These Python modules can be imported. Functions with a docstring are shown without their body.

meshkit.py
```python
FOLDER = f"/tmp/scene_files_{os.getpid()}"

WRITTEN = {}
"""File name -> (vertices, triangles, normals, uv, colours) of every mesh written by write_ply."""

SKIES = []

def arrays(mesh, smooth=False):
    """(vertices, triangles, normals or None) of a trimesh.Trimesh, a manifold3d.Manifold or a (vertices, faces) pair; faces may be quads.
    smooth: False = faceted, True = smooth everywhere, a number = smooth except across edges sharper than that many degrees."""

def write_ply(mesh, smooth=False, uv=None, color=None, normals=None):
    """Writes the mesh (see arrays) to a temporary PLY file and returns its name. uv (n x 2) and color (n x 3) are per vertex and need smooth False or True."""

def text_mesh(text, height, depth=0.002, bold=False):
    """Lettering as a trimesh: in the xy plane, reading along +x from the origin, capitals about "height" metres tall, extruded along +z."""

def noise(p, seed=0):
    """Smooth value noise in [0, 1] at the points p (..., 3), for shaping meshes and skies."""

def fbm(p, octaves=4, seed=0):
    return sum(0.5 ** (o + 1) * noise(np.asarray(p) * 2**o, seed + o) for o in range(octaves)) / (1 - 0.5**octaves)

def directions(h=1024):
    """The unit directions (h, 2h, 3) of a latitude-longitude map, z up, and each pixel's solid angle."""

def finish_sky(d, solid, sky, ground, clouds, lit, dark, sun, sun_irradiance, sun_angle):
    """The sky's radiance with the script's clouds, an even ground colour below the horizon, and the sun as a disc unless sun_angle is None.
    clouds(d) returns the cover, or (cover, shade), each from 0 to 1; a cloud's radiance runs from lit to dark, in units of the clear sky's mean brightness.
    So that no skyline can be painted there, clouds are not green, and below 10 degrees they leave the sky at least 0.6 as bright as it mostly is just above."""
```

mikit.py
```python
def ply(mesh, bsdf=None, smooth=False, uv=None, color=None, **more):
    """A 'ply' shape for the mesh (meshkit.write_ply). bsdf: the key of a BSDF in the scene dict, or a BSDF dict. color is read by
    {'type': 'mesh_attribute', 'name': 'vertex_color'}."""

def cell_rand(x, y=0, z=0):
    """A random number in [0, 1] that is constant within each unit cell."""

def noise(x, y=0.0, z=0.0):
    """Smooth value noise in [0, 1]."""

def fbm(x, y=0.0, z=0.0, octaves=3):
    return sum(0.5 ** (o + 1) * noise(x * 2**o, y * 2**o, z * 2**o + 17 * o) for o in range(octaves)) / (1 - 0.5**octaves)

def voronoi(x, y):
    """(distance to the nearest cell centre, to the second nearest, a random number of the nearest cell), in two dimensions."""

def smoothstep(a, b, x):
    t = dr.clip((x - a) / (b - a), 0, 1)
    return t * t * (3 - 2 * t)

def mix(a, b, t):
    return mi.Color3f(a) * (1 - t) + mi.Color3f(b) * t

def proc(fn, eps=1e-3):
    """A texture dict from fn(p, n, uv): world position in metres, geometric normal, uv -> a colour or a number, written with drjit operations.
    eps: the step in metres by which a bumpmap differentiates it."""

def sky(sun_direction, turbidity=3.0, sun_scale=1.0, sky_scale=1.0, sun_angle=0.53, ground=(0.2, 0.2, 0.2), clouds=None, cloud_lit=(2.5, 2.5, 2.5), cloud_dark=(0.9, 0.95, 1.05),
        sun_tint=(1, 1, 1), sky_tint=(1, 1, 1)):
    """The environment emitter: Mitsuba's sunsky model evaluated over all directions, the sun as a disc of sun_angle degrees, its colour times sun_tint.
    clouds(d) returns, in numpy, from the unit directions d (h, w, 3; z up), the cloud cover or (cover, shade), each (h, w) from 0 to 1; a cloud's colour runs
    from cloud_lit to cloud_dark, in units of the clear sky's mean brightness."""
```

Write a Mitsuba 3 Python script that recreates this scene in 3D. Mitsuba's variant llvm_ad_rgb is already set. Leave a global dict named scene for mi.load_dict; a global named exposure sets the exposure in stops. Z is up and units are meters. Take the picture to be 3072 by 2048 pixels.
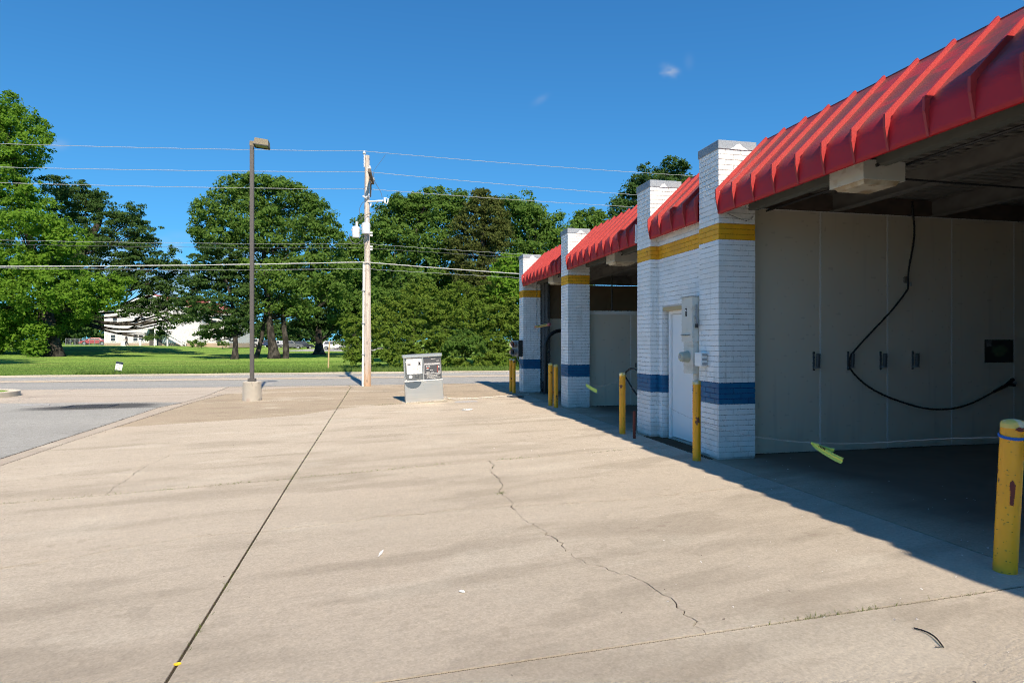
import math, numpy as np, trimesh, drjit as dr, mitsuba as mi, mikit, meshkit
from shapely.geometry import Polygon, LineString, box as sbox, MultiPolygon
from shapely.ops import split as shsplit, unary_union
from mikit import proc, noise, fbm, voronoi, cell_rand, smoothstep, mix
T = mi.ScalarTransform4f
rng = np.random.default_rng(7)

# ------------------------------------------------------------------ camera, sky, exposure
YAW, F, CAMH, CY = math.radians(12.438), 1877.0, 1.65, 1023.5
SY, CYW = math.sin(YAW), math.cos(YAW)
scene = {}
scene['camera'] = {'type': 'perspective', 'fov': 2 * math.degrees(math.atan(1536 / F)), 'fov_axis': 'x', 'near_clip': 0.05, 'far_clip': 6000.0,
                   'to_world': T().look_at(origin=[0, 0, CAMH], target=[SY, CYW, CAMH], up=[0, 0, 1])}
SUN = np.array([0.148, -1.22, 1.0])

def wisp(d):
    """a few thin scraps of cloud and a low bank near the horizon, from noise"""
    x, y, z = d[..., 0], d[..., 1], d[..., 2]
    f = x * SY + y * CYW
    fs = np.where(f > 0.05, f, 1e9)
    a, b = (x * CYW - y * SY) / fs, z / fs
    n = meshkit.fbm(np.stack([a * 60, b * 90, a * 0 + 3.0], -1), 4)
    n2 = meshkit.fbm(np.stack([a * 14, b * 40, a * 0 + 9.0], -1), 4)
    def blob(a0, b0, ra, rb, k, tilt=0.0):
        u, v = a - a0, b - b0
        v = v + tilt * u
        return k * np.exp(-((u / ra) ** 2 + (v / rb) ** 2) ** 1.3)
    c = blob(0.254, 0.432, 0.012, 0.008, 0.62, 0.3) * np.clip((n - 0.3) * 2.2, 0, 1)
    c += blob(0.240, 0.426, 0.006, 0.005, 0.35) * np.clip((n - 0.3) * 2, 0, 1)
    c += blob(0.283, 0.446, 0.007, 0.012, 0.05) + blob(0.045, 0.385, 0.012, 0.006, 0.13, -0.5) * n
    c += blob(-0.725, 0.314, 0.015, 0.008, 0.16)
    bank = np.clip((n2 - 0.42) * 3.2, 0, 1) * np.clip(1 - np.abs(b - 0.10) / 0.08, 0, 1) * np.clip(1 - np.abs(a + 0.55) / 0.35, 0, 1)
    c += 0.8 * bank
    return np.where((f > 0.05) & (z > 0), np.clip(c, 0, 0.95), 0)

scene['sky'] = mikit.sky(SUN, turbidity=2.0, sky_scale=1.0, clouds=wisp, cloud_lit=(2.1, 2.2, 2.4), sky_tint=(0.30, 0.76, 1.06), sun_tint=(0.96, 1.01, 1.13), ground=(0.16, 0.16, 0.13))
exposure = 2.2

# ------------------------------------------------------------------ helpers
labels, used = {}, set()

def at(u, v, d):
    """the world point seen at pixel (u, v) of the 3072 px photograph, d metres in front of the camera"""
    xc = (u - 1536) / F * d
    return np.array([xc * CYW + d * SY, -xc * SY + d * CYW, CAMH - (v - CY) / F * d])

def ground(u, v, z=0.0):
    return at(u, v, F * (CAMH - z) / (v - CY))[:2]

def at_x(u, v, X):
    a = (u - 1536) / F
    return at(u, v, X / (a * CYW + SY))

def at_y(u, v, Y):
    a = (u - 1536) / F
    return at(u, v, Y / (-a * SY + CYW))

def ply(mesh, bsdf, **k): return mikit.ply(mesh, 'material_' + bsdf, **k)

def numbered(name):
    k, i = name, 0
    while k in used:
        i += 1
        k = f'{name}_{i:03d}'
    used.add(k)
    return k

def thing(name, label, cat, group=None):
    k = numbered(name)
    labels[k] = {'label': label, 'category': cat}
    if group: labels[k]['group'] = group
    return k

def obj(name, mesh, bsdf, parent=None, smooth=False, label=None, kind=None, **more):
    k = numbered((parent + '__' if parent else '') + name)
    scene[k] = mesh if isinstance(mesh, dict) else ply(mesh, bsdf, smooth=smooth, **more)
    if label or kind:
        labels[k] = {}
        if label: labels[k]['label'] = label
        if kind: labels[k]['kind'] = kind
    return k

def part_key(name, parent):
    return numbered(parent + '__' + name)

def single(name, mesh, bsdf, label, cat, group=None, smooth=False):
    k = obj(name, mesh, bsdf, None, smooth)
    labels[k] = {'label': label, 'category': cat}
    if group: labels[k]['group'] = group
    return k

def bx(x0, x1, y0, y1, z0, z1):
    m = trimesh.creation.box(extents=(x1 - x0, y1 - y0, z1 - z0))
    m.apply_translation(((x0 + x1) / 2, (y0 + y1) / 2, (z0 + z1) / 2))
    return m

def cbx(x0, x1, y0, y1, z0, z1, c=0.006):
    """box with chamfered edges"""
    p = []
    for sx in (0, 1):
        for sy in (0, 1):
            for sz in (0, 1):
                q = np.array([(x0, x1)[sx], (y0, y1)[sy], (z0, z1)[sz]])
                s = np.array([1 - 2 * sx, 1 - 2 * sy, 1 - 2 * sz]) * c
                for ax in range(3):
                    r = q + s; r[ax] = q[ax]
                    p.append(r)
    return trimesh.convex.convex_hull(np.array(p))

def cat(*ms):
    ms = [m for g in ms for m in (g if isinstance(g, (list, tuple)) else [g])]
    return trimesh.util.concatenate(ms)

def tube(pts, r, n=8, caps=True):
    p = np.asarray(pts, float)
    r = np.broadcast_to(np.asarray(r, float), (len(p),))
    t = np.gradient(p, axis=0); t /= np.linalg.norm(t, axis=1, keepdims=True) + 1e-12
    a = np.zeros_like(p)
    ref = np.array([0, 0, 1.0]) if abs(t[0, 2]) < 0.9 else np.array([1.0, 0, 0])
    prev = np.cross(t[0], ref); prev /= np.linalg.norm(prev)
    for i in range(len(p)):
        prev = prev - t[i] * (prev @ t[i]); prev /= np.linalg.norm(prev) + 1e-12
        a[i] = prev
    b = np.cross(t, a)
    ang = np.arange(n) * 2 * np.pi / n
    v = p[:, None] + r[:, None, None] * (np.cos(ang)[None, :, None] * a[:, None] + np.sin(ang)[None, :, None] * b[:, None])
    i, j = np.meshgrid(np.arange(len(p) - 1), np.arange(n), indexing='ij')
    q = np.stack([i * n + j, i * n + (j + 1) % n, (i + 1) * n + (j + 1) % n, (i + 1) * n + j], -1).reshape(-1, 4)
    f = [q[:, [0, 1, 2]], q[:, [0, 2, 3]]]
    v = v.reshape(-1, 3)
    if caps:
        L = len(v)
        v = np.vstack([v, p[:1], p[-1:]])
        k = np.arange(n)
        f += [np.stack([(k + 1) % n, k, k * 0 + L], 1), np.stack([(len(p) - 1) * n + k, (len(p) - 1) * n + (k + 1) % n, k * 0 + L + 1], 1)]
    return trimesh.Trimesh(v, np.vstack(f), process=False)

def spline(pts, n=40):
    from scipy.interpolate import CubicSpline
    p = np.asarray(pts, float)
    s = np.r_[0, np.cumsum(np.linalg.norm(np.diff(p, axis=0), axis=1))]
    return CubicSpline(s, p)(np.linspace(0, s[-1], n))

def lathe(profile, n=24, at=(0, 0, 0)):
    m = trimesh.creation.revolve(np.asarray(profile, float), sections=n)
    m.apply_translation(at)
    return m

def cyl(p0, p1, r, n=14, r1=None):
    return tube([p0, p1], [r, r if r1 is None else r1], n)

def prism(pts, h, base='z', at0=0.0):
    """polygon (2-d points) extruded by h: base 'z' -> xy polygon, 'x' -> polygon in (y, z), 'y' -> polygon in (x, z)"""
    g = pts if isinstance(pts, Polygon) else Polygon(pts)
    m = trimesh.creation.extrude_polygon(g, abs(h), engine='earcut')
    v = np.array(m.vertices)
    if base == 'x': v = np.stack([v[:, 2] + at0, v[:, 0], v[:, 1]], 1)
    elif base == 'y': v = np.stack([v[:, 0], v[:, 2] + at0, v[:, 1]], 1)
    else: v[:, 2] += at0
    f = np.array(m.faces)
    if base == 'y': f = f[:, ::-1]
    return trimesh.Trimesh(v, f, process=False)

def quad(*p):
    return trimesh.Trimesh(np.array(p, float), [[0, 1, 2], [0, 2, 3]], process=False)

def rot(m, deg, axis, about=(0, 0, 0)):
    m = m.copy()
    m.apply_transform(trimesh.transformations.rotation_matrix(math.radians(deg), axis, about))
    return m

# ------------------------------------------------------------------ materials
def ref(k): return {'type': 'ref', 'id': k}
def rgb(*c): return {'type': 'rgb', 'value': list(c)}

def mat(name, color, rough=0.6, metallic=0.0, spec=0.5, two=True, bump=None, bscale=0.002, beps=1e-3, **more):
    b = {'type': 'principled', 'base_color': color if isinstance(color, dict) else rgb(*color), 'roughness': rough if isinstance(rough, dict) else float(rough), 'metallic': float(metallic), 'specular': float(spec), **more}
    if bump is not None:
        b = {'type': 'bumpmap', 'arbitrary': proc(bump, beps), 'scale': float(bscale), 'bsdf': b}
    scene['material_' + name] = {'type': 'twosided', 'bsdf': b} if two else b
    return name

CD = (0.9767, 0.2146)   # broom and joint direction of the apron
def along(p):
    return p.x * CD[0] + p.y * CD[1], -p.x * CD[1] + p.y * CD[0]

def concrete_fn(light, dark, stain, hue):
    def fn(p, n, uv):
        s, t = along(p)
        streak = fbm(s * 0.5, t * 5.5, 3.0, 4)
        blot = fbm(p.x * 0.55 + 7, p.y * 0.55, 1.0, 4)
        grain = noise(p.x * 70, p.y * 70, 2.0)
        fine = fbm(s * 9, t * 40, 5.0, 3)
        pale = smoothstep(0.60, 0.80, fbm(s * 0.9 + 31, t * 2.2, 8.0, 4))
        dirt = smoothstep(0.50, 0.76, fbm(s * 0.8 + 3, t * 3.2 + 9, 6.0, 5))
        spots = smoothstep(0.78, 0.86, noise(p.x * 11, p.y * 11, 12.0)) * smoothstep(0.5, 0.7, fbm(p.x * 1.3, p.y * 1.3, 2.0, 2))
        c = mix(dark, light, dr.clip(0.10 + 0.5 * streak + 0.55 * blot, 0, 1))
        c = mix(c, hue, 0.35 * smoothstep(0.45, 0.72, fbm(p.x * 0.35, p.y * 0.35 + 5, 4.0, 3)))
        c = mix(c, stain, 0.36 * dirt + 0.18 * spots)
        c = mix(c, (0.47, 0.43, 0.35), 0.35 * pale)
        return c * (0.79 + 0.14 * fine + 0.18 * grain + 0.16 * noise(p.x * 130, p.y * 130, 9.0))
    return fn

def concrete_bump(p, n, uv):
    s, t = along(p)
    return 0.5 * noise(s * 22, t * 110, 1.0) + 0.35 * noise(p.x * 160, p.y * 160, 2.0) + 0.5 * fbm(p.x * 2.5, p.y * 2.5, 3.0, 2)

mat('concrete_light', proc(concrete_fn((0.40, 0.352, 0.280), (0.335, 0.292, 0.228), (0.195, 0.165, 0.125), (0.395, 0.335, 0.262))), 0.85, spec=0.3, bump=concrete_bump, bscale=0.006)
mat('concrete_brown', proc(concrete_fn((0.315, 0.262, 0.192), (0.255, 0.21, 0.152), (0.175, 0.145, 0.105), (0.325, 0.262, 0.19))), 0.85, spec=0.3, bump=concrete_bump, bscale=0.005)
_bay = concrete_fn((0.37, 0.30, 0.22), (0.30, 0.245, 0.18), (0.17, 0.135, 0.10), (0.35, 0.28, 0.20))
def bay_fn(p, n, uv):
    # interior shade painted into the colour, deeper from the threshold inwards, in uneven tongues
    inner_shade = smoothstep(4.5, 6.0, p.x + 1.3 * (fbm(p.x * 0.8, p.y * 0.8, 5.0, 4) - 0.5))
    return mix(_bay(p, n, uv), mi.Color3f(0.105, 0.08, 0.058) * (0.6 + 0.8 * fbm(p.x * 1.4, p.y * 1.4, 2.0, 4)), 0.88 * inner_shade)
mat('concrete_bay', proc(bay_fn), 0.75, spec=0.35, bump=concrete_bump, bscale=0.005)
mat('concrete_gutter', proc(concrete_fn((0.36, 0.315, 0.255), (0.28, 0.24, 0.195), (0.18, 0.155, 0.125), (0.34, 0.295, 0.24))), 0.85, spec=0.3, bump=concrete_bump, bscale=0.005)

def drive_fn(p, n, uv):
    c = mix((0.36, 0.32, 0.265), (0.295, 0.26, 0.215), fbm(p.x * 0.25, p.y * 1.6, 1.0, 4))
    c = mix(c, (0.24, 0.20, 0.165), 0.5 * smoothstep(0.55, 0.8, fbm(p.x * 0.5 + 9, p.y * 2.5, 4.0, 4)))
    return c * (0.88 + 0.24 * noise(p.x * 50, p.y * 50, 2.0))
mat('concrete_drive', proc(drive_fn), 0.85, spec=0.3)

def asphalt_fn(base, lite):
    def fn(p, n, uv):
        c = mix(base, lite, fbm(p.x * 0.3, p.y * 1.1, 2.0, 4))
        # wet black run-off round the storm inlet
        q, w = (p.x + 6.75) / 2.1, (p.y - 17.75 - 0.12 * (p.x + 6.75)) / 1.0
        wob = 0.55 * fbm(p.x * 1.1, p.y * 3.0, 5.0, 4)
        wet = smoothstep(1.22, 0.72, dr.sqrt(q * q + w * w) + wob)
        c = mix(c, (0.035, 0.036, 0.038), 0.85 * wet)
        return c * (0.72 + 0.34 * noise(p.x * 55, p.y * 55, 3.0) + 0.22 * fbm(p.x * 6, p.y * 14, 3.0, 3))
    return fn
mat('asphalt_lot', proc(asphalt_fn((0.225, 0.225, 0.21), (0.295, 0.295, 0.275))), 0.9, spec=0.3, bump=lambda p, n, uv: noise(p.x * 60, p.y * 60, 1.0), bscale=0.008)

def road_fn(p, n, uv):
    c = mix((0.19, 0.19, 0.18), (0.245, 0.245, 0.23), fbm(p.x * 0.08, p.y * 1.8, 2.0, 4))
    lane = smoothstep(0.55, 0.75, fbm(p.x * 0.03 + 4, p.y * 2.4, 6.0, 3))
    return mix(c, (0.20, 0.205, 0.21), 0.4 * lane) * (0.85 + 0.3 * noise(p.x * 30, p.y * 30, 3.0))
mat('asphalt_road', proc(road_fn), 0.9, spec=0.3)
mat('road_tan', proc(lambda p, n, uv: mix((0.40, 0.33, 0.25), (0.34, 0.31, 0.27), fbm(p.x * 0.2, p.y * 2, 1.0, 4))), 0.85)
mat('road_white', proc(lambda p, n, uv: mix((0.62, 0.62, 0.60), (0.36, 0.36, 0.36), smoothstep(0.45, 0.62, fbm(p.x * 1.2, p.y * 6, 1.0, 4)))), 0.7)
mat('road_yellow', proc(lambda p, n, uv: mix((0.48, 0.36, 0.16), (0.34, 0.29, 0.22), smoothstep(0.40, 0.62, fbm(p.x * 1.5, p.y * 6, 1.0, 4)))), 0.7)
mat('subgrade', proc(lambda p, n, uv: mix((0.035, 0.03, 0.022), (0.075, 0.06, 0.042), fbm(p.x * 4, p.y * 4, 1.0, 3))), 0.95, spec=0.1)
mat('curb_cream', proc(lambda p, n, uv: mix((0.50, 0.45, 0.36), (0.38, 0.34, 0.27), fbm(p.x * 0.8, p.y * 5, 1.0, 3))), 0.8)

def field_fn(p, n, uv):
    a = fbm(p.x * 0.10, p.y * 0.22, 1.0, 4)
    b = fbm(p.x * 1.6, p.y * 4.0, 2.0, 4)
    c = mix((0.088, 0.165, 0.030), (0.150, 0.240, 0.048), dr.clip(1.5 * a - 0.3 + 0.5 * (b - 0.5), 0, 1))
    c = mix(c, (0.20, 0.215, 0.07), 0.5 * smoothstep(0.56, 0.75, fbm(p.x * 0.25 + 5, p.y * 0.8, 3.0, 3)))
    mown = smoothstep(0.35, 0.65, noise(p.x * 0.05, p.y * 0.9, 4.0))
    return c * (0.62 + 0.45 * noise(p.x * 9, p.y * 9, 3.0) + 0.35 * b) * (0.88 + 0.22 * mown)
mat('field', proc(field_fn), 0.9, spec=0.1, bump=lambda p, n, uv: fbm(p.x * 5, p.y * 5, 1.0, 3), bscale=0.10, beps=0.02)

def paint_white(p, n, uv):
    g = fbm(p.x * 3, p.y * 3, p.z * 3, 4)
    c = mix((0.84, 0.84, 0.83), (0.76, 0.76, 0.74), smoothstep(0.4, 0.75, g))
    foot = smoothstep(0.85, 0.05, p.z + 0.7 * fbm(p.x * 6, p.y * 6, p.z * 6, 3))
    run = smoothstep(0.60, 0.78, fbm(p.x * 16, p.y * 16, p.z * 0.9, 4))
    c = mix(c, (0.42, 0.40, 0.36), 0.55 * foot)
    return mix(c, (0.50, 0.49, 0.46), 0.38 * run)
rough_brick = lambda p, n, uv: fbm(p.x * 26, p.y * 26, p.z * 26, 3)
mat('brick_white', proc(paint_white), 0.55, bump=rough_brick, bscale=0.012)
def tinted(a, b):
    return lambda p, n, uv: mix(a, b, smoothstep(0.35, 0.75, fbm(p.x * 5, p.y * 5, p.z * 5, 4)))
mat('brick_yellow', proc(tinted((0.86, 0.42, 0.012), (0.74, 0.35, 0.015))), 0.5, bump=rough_brick, bscale=0.012)
mat('brick_blue', proc(tinted((0.005, 0.125, 0.27), (0.006, 0.10, 0.225))), 0.5, bump=rough_brick, bscale=0.012)

def core_fn(p, n, uv):
    w = mi.Color3f(0.50, 0.50, 0.49)
    w = mix(w, (0.30, 0.29, 0.27), smoothstep(0.48, 0.74, fbm(p.x * 4, p.y * 4, p.z * 4, 3)))
    y = smoothstep(3.078, 3.079, p.z) * smoothstep(3.306, 3.305, p.z)
    b = smoothstep(0.771, 0.772, p.z) * smoothstep(1.077, 1.076, p.z)
    return mix(mix(w, (0.46, 0.22, 0.01), y), (0.008, 0.05, 0.16), b)
mat('brick_joint', proc(core_fn), 0.8)
mat('old_brick', proc(tinted((0.12, 0.085, 0.065), (0.085, 0.068, 0.055))), 0.85)

def red_fn(p, n, uv):
    # the sloped pans are chalked and grimy, the upright valance keeps its colour
    streak = fbm(p.x * 1.5, p.y * 7, p.z * 1.5, 4)
    slope = smoothstep(3.60, 3.86, p.z + 0.22 * (fbm(p.x * 3, p.y * 3, p.z * 3, 3) - 0.5))
    c = mix((0.46, 0.013, 0.022), (0.40, 0.017, 0.025), streak)
    g = mix((0.25, 0.038, 0.036), (0.185, 0.055, 0.050), smoothstep(0.35, 0.65, fbm(p.x * 2.0, p.y * 2.0, p.z * 3.0, 4)))
    g = mix(g, (0.42, 0.035, 0.040), 0.8 * smoothstep(0.58, 0.72, fbm(p.y * 1.3, p.z * 6, 3.0, 4)))
    return mix(c, g, slope)
mat('red_metal', proc(red_fn), 0.5, spec=0.35)
mat('red_seam', (0.38, 0.034, 0.032), 0.45, spec=0.4)

def galv(p, n, uv):
    return mix((0.31, 0.345, 0.38), (0.25, 0.28, 0.315), fbm(p.x * 9, p.y * 9, p.z * 9, 3))
mat('galvanised', proc(galv), 0.55, 0.25)
mat('white_paint', (0.80, 0.80, 0.79), 0.5)

def panel_fn(p, n, uv):
    c = mix((0.70, 0.61, 0.48), (0.62, 0.54, 0.42), fbm(p.x * 0.7, p.y, p.z * 0.6, 4))
    run = smoothstep(0.60, 0.82, fbm(p.x * 9, 3.0, p.z * 0.5, 4))
    c = mix(c, (0.40, 0.36, 0.30), 0.25 * run)
    spot = smoothstep(0.90, 0.93, noise(p.x * 16, 5.0, p.z * 16))
    return mix(c, (0.33, 0.29, 0.24), 0.3 * spot)
mat('bay_panel', proc(panel_fn), 0.6)
mat('panel_seam', (0.74, 0.72, 0.68), 0.5)
mat('brown_board', proc(lambda p, n, uv: mix((0.20, 0.14, 0.085), (0.15, 0.105, 0.065), fbm(p.x * 1.5, p.y, p.z * 1.5, 3))), 0.8)
mat('deck_metal', proc(lambda p, n, uv: mix((0.22, 0.21, 0.19), (0.15, 0.14, 0.125), fbm(p.x * 1.2, p.y * 1.2, 1.0, 4))), 0.7, 0.0)
mat('beam_metal', proc(lambda p, n, uv: mix((0.15, 0.145, 0.13), (0.115, 0.105, 0.095), smoothstep(0.3, 0.75, fbm(p.x * 6, p.y * 6, p.z * 6, 4)))), 0.7)
mat('front_beam', (0.11, 0.115, 0.10), 0.6)
mat('roof_membrane', (0.30, 0.29, 0.27), 0.9)

def fixture_fn(p, n, uv):
    c = mix((0.66, 0.64, 0.58), (0.55, 0.53, 0.47), fbm(p.x * 4, p.y * 4, p.z * 4, 3))
    r = smoothstep(0.62, 0.75, fbm(p.x * 8, p.y * 8, p.z * 12, 4))
    return mix(c, (0.40, 0.28, 0.17), 0.3 * r)
mat('fixture_white', proc(fixture_fn), 0.5)
mat('fixture_lens', proc(lambda p, n, uv: mix((0.58, 0.52, 0.40), (0.36, 0.26, 0.15), smoothstep(0.42, 0.68, fbm(p.x * 5, p.y * 5, 1.0, 4)))), 0.4)

def yellow_fn(p, n, uv):
    c = mix((0.94, 0.40, 0.008), (0.86, 0.35, 0.008), smoothstep(0.35, 0.7, fbm(p.x * 6, p.y * 6, p.z * 2.5, 4)))
    chip = smoothstep(0.735, 0.75, fbm(p.x * 16 + 5, p.y * 16, p.z * 7, 3))
    c = mix(c, (0.16, 0.05, 0.025), chip)
    nick = smoothstep(0.86, 0.88, noise(p.x * 60, p.y * 60, p.z * 90))
    c = mix(c, (0.12, 0.07, 0.03), 0.8 * nick)
    return mix(c, (0.30, 0.20, 0.05), 0.6 * smoothstep(0.10, 0.0, p.z + 0.08 * noise(p.x * 30, p.y * 30, 0.0)))
mat('bollard_yellow', proc(yellow_fn), 0.38)
mat('bollard_cap', proc(lambda p, n, uv: mix((0.70, 0.50, 0.12), (0.62, 0.55, 0.38), smoothstep(0.45, 0.65, fbm(p.x * 20, p.y * 20, p.z * 20, 3)))), 0.6)
mat('rust_red', (0.16, 0.035, 0.022), 0.8)
mat('rubber', (0.012, 0.012, 0.013), 0.45)
mat('black_metal', (0.03, 0.03, 0.032), 0.5)
mat('dark_steel', (0.11, 0.115, 0.12), 0.5, 0.4)
mat('steel_grey', (0.33, 0.34, 0.35), 0.45, 0.5)
mat('stainless', proc(lambda p, n, uv: mix((0.82, 0.78, 0.71), (0.70, 0.66, 0.60), fbm(p.x * 2, p.y * 2, p.z * 40, 3))), 0.30, 0.85)
mat('stainless_dark', (0.24, 0.24, 0.23), 0.34, 0.7)
mat('sheet_white', proc(lambda p, n, uv: mix((0.80, 0.80, 0.77), (0.70, 0.69, 0.64), smoothstep(0.45, 0.7, fbm(p.x * 14, p.y, p.z * 14, 4)))), 0.5)
mat('sheet_dark', (0.075, 0.078, 0.085), 0.4)
mat('disc_grey', (0.085, 0.11, 0.135), 0.4)
mat('print_red', (0.45, 0.06, 0.04), 0.6)
mat('print_grey', (0.34, 0.34, 0.35), 0.6)
mat('pvc_white', (0.78, 0.78, 0.76), 0.4)

def wood_pole(p, n, uv):
    g = fbm(p.x * 22, p.y * 22, p.z * 0.9, 4)
    c = mix((0.60, 0.53, 0.46), (0.44, 0.37, 0.31), smoothstep(0.35, 0.75, g))
    c = mix(c, (0.46, 0.25, 0.11), 0.75 * smoothstep(1.3, 0.1, p.z + 0.8 * fbm(p.x * 12, p.y * 12, p.z * 1.5, 3) - 0.2))
    knot = smoothstep(0.80, 0.86, noise(p.x * 12, p.y * 12, p.z * 5))
    return mix(c, (0.20, 0.15, 0.11), 0.7 * knot)
mat('pole_wood', proc(wood_pole), 0.85, bump=lambda p, n, uv: fbm(p.x * 45, p.y * 45, p.z * 2, 3), bscale=0.01)
mat('weathered_wood', (0.16, 0.13, 0.105), 0.85)
mat('tan_wood', (0.50, 0.38, 0.20), 0.8)
mat('wire_alu', (0.34, 0.36, 0.38), 0.6)
mat('cable_pale', (0.50, 0.51, 0.50), 0.5)
mat('wire_dark', (0.10, 0.11, 0.12), 0.5)
mat('porcelain', (0.72, 0.73, 0.74), 0.25)
mat('lamp_pole', (0.085, 0.078, 0.072), 0.55, 0.1)
mat('lamp_head', (0.185, 0.155, 0.10), 0.6)
mat('lamp_glass', (0.10, 0.085, 0.05), 0.2)
def pier_conc(p, n, uv):
    c = mix((0.50, 0.46, 0.39), (0.38, 0.34, 0.28), fbm(p.x * 5, p.y * 5, p.z * 5, 4))
    c = mix(c, (0.22, 0.19, 0.15), 0.6 * smoothstep(0.56, 0.74, fbm(p.x * 7, p.y * 7, p.z * 4, 4)))
    return mix(c, (0.36, 0.22, 0.17), 0.5 * smoothstep(0.12, 0.0, p.z) * smoothstep(0.45, 0.6, fbm(p.x * 7, p.y * 7, 1.0, 3)))
mat('base_concrete', proc(pier_conc), 0.9, bump=lambda p, n, uv: fbm(p.x * 30, p.y * 30, p.z * 30, 3), bscale=0.015)

def bark_fn(p, n, uv):
    return mix((0.016, 0.014, 0.011), (0.085, 0.075, 0.062), smoothstep(0.38, 0.72, fbm(p.x * 5, p.y * 5, p.z * 2.2, 4)))
mat('bark', proc(bark_fn), 0.9)

def leaf_mat(name, a, b, c, trans=0.7, rough=0.45):
    def fn(p, n, uv):
        k = cell_rand(p.x * 3.1, p.y * 3.1, p.z * 3.1)
        g = fbm(p.x * 0.35, p.y * 0.35, p.z * 0.35, 2)
        return mix(mix(a, b, smoothstep(0.3, 0.7, g)), c, 0.55 * k)
    scene['material_' + name] = {'type': 'principledthin', 'base_color': proc(fn), 'roughness': rough, 'diff_trans': trans, 'eta': 1.4, 'spec_trans': 0.0}
leaf_mat('leaf_bright', (0.130, 0.275, 0.030), (0.175, 0.335, 0.036), (0.235, 0.385, 0.055), 1.0)
leaf_mat('leaf_dark', (0.060, 0.128, 0.034), (0.080, 0.155, 0.042), (0.120, 0.192, 0.060), 0.85)
leaf_mat('leaf_mid', (0.110, 0.215, 0.040), (0.145, 0.262, 0.050), (0.210, 0.318, 0.078), 1.0)
leaf_mat('leaf_shrub', (0.150, 0.250, 0.034), (0.190, 0.292, 0.044), (0.25, 0.335, 0.068), 1.0)
leaf_mat('leaf_olive', (0.085, 0.115, 0.030), (0.105, 0.135, 0.036), (0.13, 0.145, 0.046), 0.6)
leaf_mat('leaf_grass', (0.16, 0.275, 0.060), (0.20, 0.32, 0.075), (0.26, 0.35, 0.10), 0.9)
leaf_mat('leaf_weed', (0.085, 0.125, 0.03), (0.11, 0.15, 0.035), (0.16, 0.17, 0.06), 0.6)
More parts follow.
